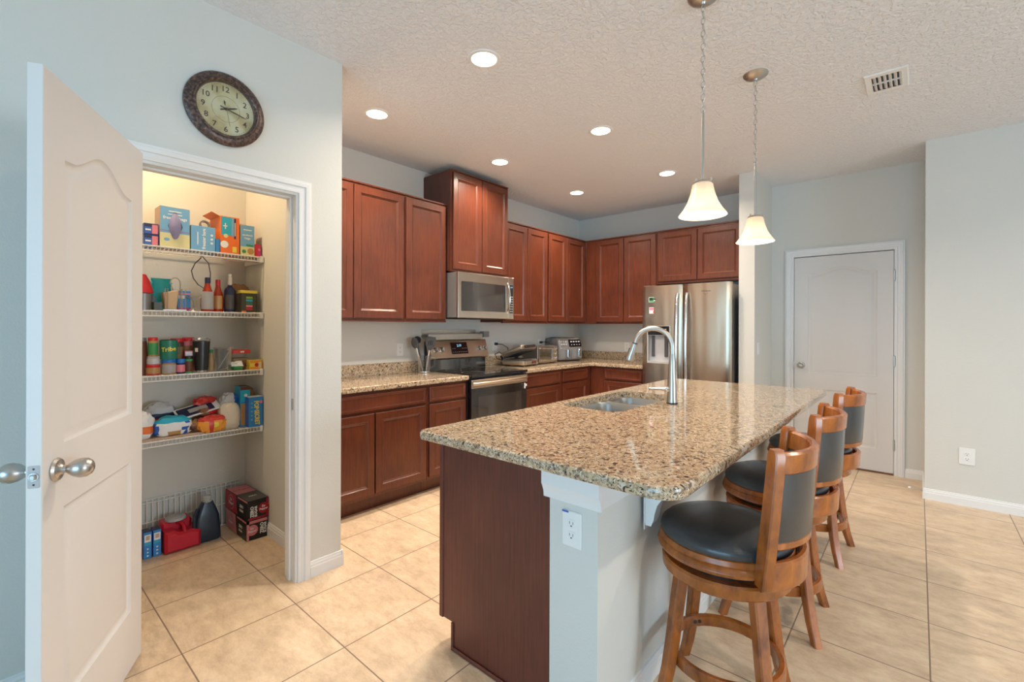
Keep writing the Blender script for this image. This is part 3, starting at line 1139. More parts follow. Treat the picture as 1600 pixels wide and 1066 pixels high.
for i in range(7):
    for j in range(3):
        m.quad(F, Y1 - .060 + j * .017, Y1 - .049 + j * .017, Z0 + .068 + i * .024, Z0 + .078 + i * .024, .0262, 'silver_print')
m.build('control_panel', t)

# ------------------------------------------------------------------ range
t = thing('stove', 'stainless and black freestanding electric stove between the countertops', 'stove', (-3.2, 3.142, 0))
Y0, Y1 = 2.762, 3.522
m = MB('black_plastic'); m.box(WX + .003, -2.935, Y0, Y1, .02, .895, .002)
for y in (Y0 + .05, Y1 - .05):
    m.cyl((-3.0, y, 0), .018, .022, 12); m.cyl((-3.45, y, 0), .018, .022, 12)
m.build('oven_body', t)
m = MB('black_glass'); m.box(-3.47, -2.875, Y0 + .001, Y1 - .001, .893, .918, .004)
c = m.build('cooktop', t)
m = MB('silver_print')
for x, y, r_ in ((-3.05, 2.95, .105), (-3.05, 3.33, .085), (-3.32, 2.95, .075), (-3.32, 3.33, .105), (-3.36, 3.14, .05)):
    m.lathe((x, y, .9183), [(r_, 0), (r_ + .002, .0002)], 40)
m.build('burner_ring', c)
F = FX(-2.930)
m = MB('black_glass'); m.panel(F, Y0 + .004, Y1 - .004, .215, .878, .045, [], [], cham=.003)
m.fbox(F, Y0 + .09, Y1 - .09, .36, .72, .0452, .0462, mat='oven_glass')
dr = m.build('oven_door', t)
m = MB('stainless'); m.fbox(F, Y0 + .004, Y1 - .004, .800, .872, .0455, .052, .002)
pts = [F.p(Y0 + .02 + (Y1 - Y0 - .04) * i / 20, .840 + .004 * math.sin(PI * i / 20), .052 + .046 * math.sin(PI * (i / 20)) ** .35) for i in range(21)]
m.tube(pts, .014, 12); m.build('handle', dr)
m = MB('white_plastic'); m.fbox(F, Y1 - .055, Y1 - .035, .735, .790, .046, .060, .006); m.cyl(F.p(Y1 - .045, .772, .058), .012, .012, 14, axis=F.n); m.build('child_lock', dr, )
m = MB('stainless'); m.fbox(F, Y0 + .004, Y1 - .004, .045, .205, 0, .045, .004); m.build('storage_drawer', t)
# backguard
m = MB('black_plastic'); m.box(WX + .004, -3.462, Y0, Y1, .90, 1.19, .004)
m.add([(-3.462, Y0 + .002, 1.035), (-3.462, Y1 - .002, 1.035), (-3.455, Y1 - .002, .918), (-3.455, Y0 + .002, .918)], [[0, 3, 2, 1]], 'black_glass')
bg = m.build('backguard', t)
a, b = Vector((-3.405, 0, 1.028)), Vector((-3.460, 0, 1.205))
FP = Frame((a.x, 0, a.z), (0, 1, 0), (b - a))
L = (b - a).length
m = MB('stainless')
m.fbox(FP, Y0 - .002, Y1 + .002, 0, L, -.05, 0, .004)
m.build('control_panel', t)
m = MB('black_glass'); m.fbox(FP, Y0 + .255, Y0 + .475, .040, L - .028, 0, .0025, .001)
m.text('2:19', FP, Y0 + .365, L - .062, .003, height=.024, mat='glow_blue')
for i in range(8):
    m.quad(FP, Y0 + .272 + i * .025, Y0 + .284 + i * .025, .055, .060, .003, 'silver_print')
for i in (0, 1, 5, 6, 7):
    m.quad(FP, Y0 + .272 + i * .025, Y0 + .282 + i * .025, .092, .097, .003, 'silver_print')
m.build('display', t)
for y in (Y0 + .055, Y0 + .135, Y1 - .125, Y1 - .045):
    m = MB('nickel'); o = FP.p(y, L * .46, 0)
    m.lathe(o, [(1e-4, 0), (.027, 0), (.026, .008), (.021, .010), (.019, .030), (.016, .034), (1e-4, .034)], 22, axis=FP.n)
    m.fbox(FP, y - .004, y + .004, L * .46 - .017, L * .46 + .017, .030, .038, .002, mat='chrome')
    m.build('knob', t)

# stainless magnetic shelf resting on top of the backguard
t = thing('stove_shelf', 'long stainless shelf standing on top of the stove backguard', 'shelf', (-3.47, 3.1, 1.207))
m = MB('nickel'); m.box(-3.526, -3.425, 2.73, 3.44, 1.232, 1.236, .001); m.box(-3.529, -3.523, 2.73, 3.44, 1.232, 1.305, .001); m.box(-3.427, -3.421, 2.73, 3.44, 1.207, 1.262, .001)
m.build('shelf_tray', t)
m = MB('mid_grey'); m.box(-3.47, -3.41, 3.45, 3.53, 1.225, 1.285, .003); m.cyl((-3.44, 3.45, 1.215), .008, .02, 10); m.build('end_holder', t)

# ------------------------------------------------------------------ utensil crock on the left counter
def utensils():
    cx, cy, z = -3.385, 2.655, .914
    t = thing('utensil_holder', 'clear jug holding cooking utensils on the counter left of the stove', 'utensil holder', (cx, cy, z))
    m = MB('frosted_plastic')
    m.lathe((cx, cy, z), [(1e-4, .0), (.050, .0), (.052, .004), (.057, .15), (.059, .155), (.055, .155), (.050, .008), (1e-4, .008)], 26)
    m.build('jug_body', t)
    m = MB('chrome'); m.lathe((cx, cy, z + .001), [(.0525, 0), (.0535, .002), (.0535, .012), (.0525, .014)], 26)
    m.tube([(cx + .02, cy + .052, z + .14), (cx + .04, cy + .085, z + .13), (cx + .04, cy + .085, z + .06), (cx + .02, cy + .050, z + .04)], .006, 8, mat='frosted_plastic'); m.build('jug_handle', t)
    def tool(lbl, name, bx, by, tx, ty, tz, kind, hm='handle_pale'):
        q = thing(name, lbl, 'utensil', (cx + bx, cy + by, z + .01))
        p0, p1 = Vector((cx + bx, cy + by, z + .012)), Vector((cx + tx, cy + ty, z + tz))
        d = (p1 - p0).normalized()
        m = MB(hm); m.tube([p0, p0.lerp(p1, .4), p1], .007, 8, rs=[.006, .009, .006]); m.build('handle', q)
        side = Vector((-.65, .75, 0)); side = (side - d * side.dot(d)).normalized()
        side = Vector((.66, .75, 0)); side = (side - d * side.dot(d)).normalized()
        F = Frame(p1, side, d)
        m = MB('dark_grey')
        if kind == 'spoon':
            F2 = Frame(p1 + d * .045, side, d)
            rings = []
            for i in range(9):
                tt = i / 8
                w = .034 * math.sin(PI * (0.04 + .92 * tt)) ** .75
                rings.append([F2.p(w * math.cos(2 * PI * k / 14), -.055 + .11 * tt, .010 * math.sin(2 * PI * k / 14) * math.sin(PI * (0.05 + .9 * tt)) - .012 * math.sin(PI * tt)) for k in range(14)])
            m.loft(rings)
        elif kind == 'turner':
            out = [(-.012, -.03), (.012, -.03), (.041, .02), (.047, .065), (.040, .095), (-.040, .095), (-.047, .065), (-.041, .02)]
            F2 = Frame(p1 + d * .03, side, d)
            m.prism(F2, out, -.0025, .0025, holes=[rect(-.020 + k * .016, -.013 + k * .016, .018, .066) for k in range(3)])
        elif kind == 'ladle':
            F2 = Frame(p1 + d * .035, side, d)
            m.lathe(F2.p(0, 0, .02), [(1e-4, -.03), (.02, -.027), (.032, -.012), (.036, .008), (.033, .008), (.028, -.010), (1e-4, -.024)], 18, axis=F2.n)
        else:
            F2 = Frame(p1 + d * .03, side, d)
            m.prism(F2, rrect(-.022, .022, -.03, .055, .010, 4), -.003, .003)
        m.build('head', q)
    tool('dark grey solid serving spoon, leftmost of the utensils', 'serving_spoon', -.01, -.012, -.025, -.072, .225, 'spoon')
    tool('slotted dark grey turner in front among the utensils', 'slotted_turner', .016, .006, .045, .020, .205, 'turner')
    tool('black ladle at the back left of the utensils', 'ladle', -.02, -.01, -.05, -.035, .262, 'ladle', 'black_plastic')
    tool('dark spatula leaning right beside the slotted turner', 'spatula', .0, .02, -.005, .066, .21, 'spat', 'dark_grey')
utensils()

# ------------------------------------------------------------------ counter appliances right of the stove
def grill():
    t = thing('contact_grill', 'silver contact grill with its lid raised, right of the stove', 'grill', (-3.27, 3.86, .914), R(8))
    m = MB('stainless'); m.box(-.13, .15, -.155, .155, .012, .068, .014, seg=2); 
    m.box(-.12, .13, -.145, .145, .066, .074, .003, mat='dark_grey')
    for x in (-.1, .12):
        for y in (-.12, .12):
            m.cyl((x, y, 0), .014, .014, 10, mat='black_plastic')
    m.build('grill_base', t, local=True)
    m = MB('nickel'); F = Frame((.15, 0, 0), (0, 1, 0), (0, 0, 1))
    m.fbox(F, -.11, .11, .020, .058, 0, .006, .002)
    m.fbox(F, .0, .085, .026, .052, .005, .008, .001, mat='black_plastic'); m.quad(F, .030, .060, .034, .044, .0085, 'ink_red')
    m.build('control_panel', t, local=True)
    M = Matrix.Translation((-.13, 0, .085)) @ Matrix.Rotation(R(-21), 4, 'Y')
    m = MB('stainless'); m.box(0, .28, -.155, .155, .0, .055, .016, M=M, seg=2); m.box(.01, .26, -.14, .14, -.010, .002, .002, mat='dark_grey', M=M); m.build('grill_lid', t, local=True)
    m = MB('black_plastic'); m.box(.275, .305, -.10, .10, .012, .040, .008, M=M); m.box(-.02, .02, -.15, -.12, -.06, .03, .006, M=M); m.box(-.02, .02, .12, .15, -.06, .03, .006, M=M); m.build('handle', t, local=True)
grill()
def toaster_oven():
    t = thing('toaster_oven', 'small stainless toaster oven with a glass door, left of the air fryer', 'toaster oven', (-3.335, 4.27, .914), R(4))
    m = MB('stainless'); m.box(-.14, .135, -.205, -.199, .015, .20, .002); m.box(-.14, .135, .199, .205, .015, .20, .002)
    m.box(-.14, .135, -.205, .205, .194, .202, .004); m.box(-.14, .135, -.205, .205, .012, .022, .002); m.box(-.145, -.138, -.203, .203, .014, .20)
    m.box(-.14, .138, .105, .200, .02, .196, .002)
    for x in (-.11, .11):
        for y in (-.17, .17):
            m.cyl((x, y, 0), .013, .014, 10, mat='black_plastic')
    m.build('oven_case', t, local=True)
    F = Frame((.136, 0, 0), (0, 1, 0), (0, 0, 1))
    m = MB('stainless'); m.prism(F, rect(-.200, .100, .024, .192), 0, .012, holes=[rect(-.182, .082, .040, .172)]); dr = m.build('door', t, local=True)
    m = MB('clear_glass'); m.fbox(F, -.184, .084, .038, .174, .004, .007); m.build('window_glass', dr, local=True)
    m = MB('chrome'); m.tube([F.p(-.17, .178, .012), F.p(-.17, .178, .035), F.p(.07, .178, .035), F.p(.07, .178, .012)], .006, 8); m.build('handle', dr, local=True)
    m = MB('chrome')
    for i in range(11):
        m.tube([(-.12 + i * .022, -.19, .085), (-.12 + i * .022, .10, .085)], .0015, 5)
    m.box(-.13, .12, -.19, .10, .036, .040, mat='cooked_tan')
    m.build('rack', t, local=True)
    for z in (.055, .108, .160):
        m = MB('chrome'); m.lathe(F.p(.152, z, .002), [(1e-4, 0), (.019, 0), (.018, .018), (.014, .022), (1e-4, .022)], 18, axis=F.n); m.build('knob', t, local=True)
toaster_oven()
def air_fryer():
    t = thing('air_fryer', 'grey two-basket air fryer with black control panel in the counter corner', 'air fryer', (-3.345, 4.80, .914), R(-14))
    def ring(z, sx, sy, ox=0.0):
        return [Vector((x + ox, y, z)) for x, y in rrect(-sx, sx, -sy, sy, .045, 5)]
    m = MB('mid_grey')
    m.loft([ring(.018, .135, .185), ring(.03, .142, .19), ring(.17, .142, .19), ring(.25, .128, .188, -.010), ring(.272, .118, .182, -.016), ring(.285, .10, .165, -.02)])
    m.loft([ring(0, .125, .175), ring(.02, .132, .182)], 'black_plastic')
    m.box(-.10, .07, -.13, .13, .284, .290, .004, mat='dark_grey')
    m.build('fryer_body', t, local=True)
    a, b = Vector((.1425, 0, .178)), Vector((.112, 0, .268))
    F = Frame((a.x + .001, 0, a.z), (0, 1, 0), (b - a))
    m = MB('black_glass'); m.fbox(F, -.03, .170, .0, .092, -.004, .004, .002)
    for i in range(4):
        m.quad(F, .0 + i * .042, .026 + i * .042, .055, .072, .0045, 'silver_print')
        m.quad(F, .004 + i * .042, .020 + i * .042, .020, .030, .0045, 'silver_print')
    m.build('control_panel', t, local=True)
    m = MB('silver_print')
    for i in range(3):
        for j in range(2):
            m.disc(F, -.150 + i * .038, .030 + j * .034, .0052, .011, seg=16)
    m.build('preset_button', t, local=True)
    F = Frame((.1425, 0, 0), (0, 1, 0), (0, 0, 1))
    for s in (-1, 1):
        m = MB('mid_grey'); m.prism(F, rrect(s * .088 - .082, s * .088 + .082, .030, .165, .012, 4), -.003, .010, cham=.004)
        bk = m.build('basket', t, local=True)
        m = MB('chrome'); m.fbox(F, s * .088 - .014, s * .088 + .014, .055, .150, .010, .060, .006); m.build('handle', bk, local=True)
air_fryer()
# cords between outlet and grill
m = MB('black_plastic')
m.fbox(FX(WX), 3.725, 3.755, 1.13, 1.16, .007, .04, .005)
m.tube([(-3.49, 3.74, 1.145), (-3.45, 3.78, 1.14), (-3.43, 3.85, 1.10), (-3.44, 3.86, 1.02), (-3.43, 3.75, .97), (-3.42, 3.66, .99), (-3.43, 3.64, 1.04), (-3.44, 3.72, 1.06), (-3.44, 3.80, 1.0), (-3.43, 3.83, .94), (-3.40, 3.84, .925)], .0045, 7)
tag(m.build('power_cord'), 'black looping power cord hanging from the outlet right of the stove', 'cord')
m = MB('black_plastic')
m.fbox(FX(WX), 4.535, 4.565, 1.13, 1.158, .007, .04, .005)
m.tube([(-3.49, 4.55, 1.145), (-3.44, 4.60, 1.15), (-3.43, 4.66, 1.10), (-3.46, 4.68, 1.0), (-3.48, 4.68, .925)], .0045, 7)
tag(m.build('power_cord'), 'black cord plugged in left of the air fryer', 'cord')

# ------------------------------------------------------------------ refrigerator
def fridge():
    t = thing('refrigerator', 'stainless side-by-side refrigerator with ice dispenser against the back wall', 'refrigerator', (-1.79, 5.07, 0))
    m = MB('mid_grey'); m.box(-2.232, -1.338, 4.735, 5.40, .03, 1.755, .004)
    m.box(-2.21, -1.36, 4.724, 4.74, .04, 1.74, mat='dark_grey'); m.box(-2.22, -1.35, 4.72, 4.76, .0, .06, mat='black_plastic')
    m.box(-2.22, -2.10, 4.68, 4.78, 1.755, 1.775, .003); m.box(-1.47, -1.35, 4.68, 4.78, 1.755, 1.775, .003)
    m.build('case', t)
    def door(x0, x1, hole=None):
        n = 18
        bm_rows = []
        def yf(x):
            s = (x - x0) / (x1 - x0) * 2 - 1
            e = max(0, abs(s) - .93) / .07
            return 4.662 + .014 * s * s + .012 * e * e
        xs = [x0 + (x1 - x0) * i / n for i in range(n + 1)]
        m = MB('fridge_steel')
        top, bot = 1.772, .065
        segs = [(bot, top, x0, x1)] if not hole else [(bot, hole[2], x0, x1), (hole[3], top, x0, x1), (hole[2], hole[3], x0, hole[0]), (hole[2], hole[3], hole[1], x1)]
        allx = sorted(set(xs + ([hole[0], hole[1]] if hole else [])))
        for z0, z1, a, b in segs:
            q = [x for x in allx if a - 1e-6 <= x <= b + 1e-6]
            vs = [(x, yf(x), z) for z in (z0, z1) for x in q]
            k = len(q)
            m.add(vs, [[i, i + 1, k + i + 1, k + i] for i in range(k - 1)])
        for z, rev in ((bot, 0), (top, 1)):
            vs = [(x, yf(x), z) for x in allx] + [(x, 4.722, z) for x in allx]
            k = len(allx)
            m.add(vs, [([i, k + i, k + i + 1, i + 1] if not rev else [i, i + 1, k + i + 1, k + i]) for i in range(k - 1)])
        for x in (x0, x1):
            m.add([(x, yf(x), bot), (x, 4.722, bot), (x, 4.722, top), (x, yf(x), top)], [[0, 1, 2, 3] if x == x1 else [3, 2, 1, 0]])
        return m
    H = (-2.165, -1.925, .965, 1.345)
    dl = door(-2.236, -1.800, H).build('freezer_door', t)
    dr = door(-1.788, -1.332).build('refrigerator_door', t)
    # dispenser niche
    F = FY(4.668)
    m = MB('mid_grey')
    m.prism(F, rect(H[0] - .006, H[1] + .006, H[2] - .008, H[3] + .004), -.004, .006, holes=[rect(H[0] + .006, H[1] - .006, H[2] + .012, H[3] - .095)], mat='silver_print')
    m.fbox(F, H[0], H[1], H[2], H[3], -.05, -.045, mat='grey_bag')
    for u0, u1 in ((H[0], H[0] + .006), (H[1] - .006, H[1])):
        m.fbox(F, u0, u1, H[2], H[3], -.05, 0, mat='silver_print')
    m.fbox(F, H[0], H[1], H[2], H[2] + .01, -.05, 0, mat='silver_print')
    m.fbox(F, H[0] + .002, H[1] - .002, H[3] - .092, H[3], -.045, .008, .002, mat='black_glass')
    m.fbox(F, H[0] + .03, H[0] + .06, H[2] + .06, H[3] - .10, -.045, -.025, .004, mat='dark_grey')
    m.fbox(F, H[1] - .07, H[1] - .035, H[2] + .06, H[3] - .10, -.045, -.025, .004, mat='dark_grey')
    for i in range(5):
        m.quad(F, H[0] + .02 + i * .042, H[0] + .038 + i * .042, H[3] - .035, H[3] - .027, .0085, 'silver_print')
    m.build('dispenser', dl)
    for x, par in ((-1.842, dl), (-1.746, dr)):
        m = MB('chrome')
        pts = [(x, 4.655 - .055 * min(1, math.sin(PI * i / 16) ** .5 * 1.0), .62 + 1.06 * i / 16) for i in range(17)]
        m.tube(pts, .0165, 12, flatx=.7); m.build('handle', par)
    m = MB('dark_grey'); F = FY(4.6605); m.text('Whirlpool', F, -1.565, 1.690, .0, width=.085, height=.016, mat='dark_grey'); m.lathe(F.p(-1.565, 1.68, 0), [(.018, 0), (.020, .0005)], 20, axis=F.n, a0=200, a1=340); m.build('emblem', dr)
fridge()
FM = FY(4.667)
m = MB('ink_white'); m.fbox(FM, -2.155, -2.035, 1.600, 1.652, 0, .003)
m.quad(FM, -2.152, -2.038, 1.603, 1.649, .0034, 'green_print'); m.quad(FM, -2.148, -2.110, 1.620, 1.645, .0037, 'ink_black'); m.quad(FM, -2.100, -2.05, 1.612, 1.632, .0037, 'ink_white'); m.quad(FM, -2.105, -2.07, 1.622, 1.634, .004, 'ink_black')
tag(m.build('fridge_magnet'), 'green and black rectangular magnet on the freezer door, the upper of two', 'magnet')
m = MB('ink_white'); m.fbox(FM, -2.150, -2.072, 1.478, 1.545, 0, .003); m.quad(FM, -2.147, -2.10, 1.515, 1.541, .0034, 'pink'); m.quad(FM, -2.105, -2.075, 1.482, 1.508, .0034, 'ink_red')
tag(m.build('fridge_magnet'), 'small white and red magnet on the freezer door, the lower of two', 'magnet')

# ------------------------------------------------------------------ island
def island():
    YF, YB = 1.285, 3.69
    t = thing('island_cabinet', 'dark cherry island cabinet with plain end panel under the granite top', 'cabinet', (-1.23, 2.49, 0))
    m = MB('cherry'); m.box(-1.505, -.952, YF + .02, YB, .11, .13); m.box(-1.43, -.952, YF + .02, YB, 0, .11)
    m.box(-1.505, -1.487, YF + .02, YB, .13, .8755); m.box(-.970, -.952, YF + .02, YB, .13, .8755)
    for yy in (YF + .02, 1.96, 2.90, YB - .018):
        m.box(-1.487, -.970, yy, yy + .018, .13, .8755)
    m.build('cabinet_body', t)
    m = MB('island_panel_wood')
    F = FY(YF + .018)
    m.prism(F, [(-1.44, 0), (-.952, 0), (-.952, .8755), (-1.522, .8755), (-1.522, .112), (-1.44, .112)], -.002, .018)
    m.fbox(F, -1.528, -1.505, .108, .8755, -.02, .022, .002)
    m.build('end_panel', t)
    m = MB('island_panel_wood')
    m.fbox(F, -1.452, -1.438, 0, .112, -.02, .024, .002)
    m.fbox(F, -1.448, -.952, 0, .016, .018, .030, .005)
    m.build('toe_moulding', t)
    FI = Frame((-1.505, 0, 0), (0, -1, 0), (0, 0, 1))
    ys = [1.32, 1.78, 2.24, 2.70, 3.16, 3.67]
    for i in range(5):
        a, b = -ys[i + 1] + .01, -ys[i] - .01
        cdrawer(FI, a, b, .732, .853, t); cdoor(FI, a, b, .135, .712, t)
    # painted half wall
    m = MB('wall_paint'); m.box(-.950, -.762, YF, YB, 0, .8755)
    hw = struct(m.build('wall_island', smooth=0))
    # crown block under the top
    m = MB('trim_paint')
    pr = [(0, .752), (.006, .752), (.008, .772), (.016, .792), (.020, .800), (.020, .8755), (0, .8755)]
    F = FY(YF)
    n = len(pr)
    for (a, b, fr) in ((-.972, -.7465, F),):
        vs = [fr.p(u, v, w) for u in (a, b) for w, v in pr]
        m.add(vs, [[i, n + i, n + (i + 1) % n, (i + 1) % n] for i in range(n)] + [list(range(n)), list(range(n, 2 * n))[::-1]])
    m.fbox(F, -.972, -.952, .80, .8755, -.02, .0, 0)
    FR = Frame((-.762, 0, 0), (0, 1, 0), (0, 0, 1))
    pr2 = [(0, .752), (.006, .752), (.008, .772), (.012, .79), (.014, .800), (.014, .8752), (0, .8752)]
    vs = [FR.p(u, v, w) for u in (YF + .001, YB) for w, v in pr2]
    m.add(vs, [[i, n + i, n + (i + 1) % n, (i + 1) % n] for i in range(n)] + [list(range(n)), list(range(n, 2 * n))[::-1]])
    struct(m.build('trim_3', smooth=20))
    bb = baseboard('x', FR, YF, YB); b2 = baseboard('x', F, -.950, -.7475); bb.add(b2.v, b2.f)
    struct(bb.build('baseboard_island', smooth=20))
    # corbels holding up the overhang
    prof = [(0, .8755), (0, .62), (.022, .62), (.030, .64), (.034, .665), (.045, .70), (.070, .735), (.105, .765), (.150, .790), (.185, .805), (.200, .82), (.205, .838), (.225, .842), (.225, .8755)]
    c0 = None
    for i, (y, lb) in enumerate(((1.62, 'white scrolled bracket under the island overhang, the one nearest the outlet end'), (2.94, 'white scrolled bracket under the middle of the island overhang'), (3.64, 'white scrolled bracket under the far end of the island overhang'))):
        m = MB('trim_paint')
        FC = Frame((-.748, y, 0), (1, 0, 0), (0, 0, 1))
        m.prism(FC, prof[::-1], -.03, .03, cham=.004)
        m.box(-.748, -.744, y - .04, y + .04, .60, .8755, .002)
        tag(m.build('corbel'), lb, 'bracket')
    outlet('wall_outlet', FY(YF), -.857, .668, 'white double outlet on the painted end of the island, below the granite', w=.074, h=.118)
    # small blue sticker at the corner of the outlet plate
    m = MB('ink_blue'); m.quad(FY(YF), -.893, -.868, .721, .727, .0085); tag(m.build('sticker'), 'tiny blue sticker at the top left corner of the island outlet', 'sticker')

    # granite top with sink cut-out
    X0, X1, Y0, Y1 = -1.535, -.462, 1.168, 3.775
    t = thing('island_countertop', 'large speckled granite island top with rounded corners and sink cut-out', 'countertop', ((X0 + X1) / 2, (Y0 + Y1) / 2, .876))
    outer = []
    for cx, cy, a, r_ in ((X1, Y0, -90, .085), (X1, Y1, 0, .045), (X0, Y1, 90, .03), (X0, Y0, 180, .03)):
        sx, sy = (-1 if cx == X1 else 1), (-1 if cy == Y1 else 1)
        for i in range(9):
            an = R(a + 90 * i / 8)
            outer.append((cx + sx * r_ + r_ * math.cos(an), cy + sy * r_ + r_ * math.sin(an)))
    SX0, SX1, SY0, SY1 = -1.462, -1.105, 2.055, 2.795
    hole = rrect(SX0, SX1, SY0, SY1, .075, 6)
    m = MB('granite')
    ri = [(inset(outer, .012), .876), (inset(outer, .004), .878), (outer, .886), (outer, .903), (inset(outer, .003), .910), (inset(outer, .010), .914)]
    m.loft([[Vector((a, b, z)) for a, b in p] for p, z in ri], caps=False)
    m.prism(FZ, ri[-1][0], .877, .914, holes=[hole], caps=(True, True)) if False else None
    for z, pl in ((.914, ri[-1][0]), (.876, ri[0][0])):
        loops = [[Vector((a, b, 0)) for a, b in pl], [Vector((a, b, 0)) for a, b in hole]]
        fl = loops[0] + loops[1]
        m.add([(p.x, p.y, z) for p in fl], [list(q) for q in tessellate_polygon(loops)])
    n = len(hole)
    m.add([(a, b, z) for z in (.914, .876) for a, b in hole], [[i, (i + 1) % n, n + (i + 1) % n, n + i] for i in range(n)])
    m.build('slab', t)
    # sink
    t = thing('sink', 'double bowl stainless sink set under the island countertop', 'sink', ((SX0 + SX1) / 2, (SY0 + SY1) / 2, .70))
    m = MB('sink_steel')
    ym = 2.53
    o = rrect(SX0 - .02, SX1 + .02, SY0 - .02, SY1 + .02, .08, 6)
    b1 = rrect(SX0 - .002, SX1 + .002, SY0 - .002, ym - .014, .07, 6)
    b2_ = rrect(SX0 - .002, SX1 + .002, ym + .014, SY1 + .002, .07, 6)
    m.prism(FZ, o, .872, .8765, holes=[b1, b2_])
    m.build('rim', t)
    for b, dep in ((b1, .17), (b2_, .20)):
        m = MB('sink_steel')
        rr = [(b, .8765), (inset(b, .004), .868), (inset(b, .012), .72), (inset(b, .03), .70), (inset(b, .05), .695)]
        n = len(b)
        vs = [Vector((x, y, z)) for p, z in rr for x, y in p]
        m.add(vs, [[k * n + i, (k + 1) * n + i, (k + 1) * n + (i + 1) % n, k * n + (i + 1) % n] for k in range(4) for i in range(n)] + [[4 * n + i for i in range(n)]])
        cx = sum(p[0] for p in b) / n; cy = sum(p[1] for p in b) / n
        m.lathe((cx, cy, .6955), [(.045, 0), (.040, .002), (.018, .0005), (1e-4, .0005)], 20, mat='chrome')
        m.build('bowl', t)
island()

def faucet():
    bx, by, z = -1.020, 2.505, .914
    t = thing('faucet', 'tall brushed gooseneck faucet with pull-down head beside the sink', 'faucet', (bx, by, z))
    m = MB('black_plastic'); m.cyl((bx, by, z), .030, .008, 24); m.build('gasket', t)
    m = MB('stainless'); m.mat = 'nickel'
    m.lathe((bx, by, z + .008), [(.0285, 0), (.0285, .006), (.026, .02), (.024, .10), (.0185, .20), (.0155, .262), (.0145, .265)], 24)
    m.build('faucet_body', t)
    m = MB('chrome'); m.mat = 'nickel'
    d = Vector((-.985, -.17, 0)).normalized()
    R_ = .104
    pts = [Vector((bx, by, z + .26)), Vector((bx, by, z + .31))]
    c = Vector((bx, by, z + .31)) + d * R_
    for i in range(1, 15):
        a = PI - (PI * 0.93) * i / 14
        pts.append(c + d * (R_ * math.cos(a)) + Vector((0, 0, R_ * math.sin(a))))
    m.tube(pts, .0138, 14)
    m.build('spout', t)
    e = pts[-1]; dd = (pts[-1] - pts[-2]).normalized()
    m = MB('nickel')
    m.tube([e, e + dd * .012], .0145, 14, mat='dark_grey')
    m.tube([e + dd * .008, e + dd * .04, e + dd * .100, e + dd * .108], .016, 16, rs=[.0150, .0175, .0265, .0255])
    m.tube([e + dd * .1075, e + dd * .110], .018, 14, mat='black_plastic')
    hd = m.build('spray_head', t)
    m = MB('dark_grey'); p = e + dd * .055 + d * .019; m.tube([p - dd * .02, p + dd * .02], .006, 8); m.build('spray_button', hd)
    m = MB('chrome'); q = Vector((bx, by, z + .078))
    hdv = Vector((-.76, -.64, 0)).normalized()
    m.lathe(q + hdv * .008, [(.017, 0), (.0175, .02), (.014, .030), (1e-4, .033)], 16, axis=hdv)
    lv = Vector((-.75, -.62, .02)).normalized()
    m.tube([q + hdv * .03, q + hdv * .05 + Vector((-.01, 0, 0)), q + lv * .125], .0065, 10, rs=[.010, .0085, .0065]); m.build('lever', t)
faucet()

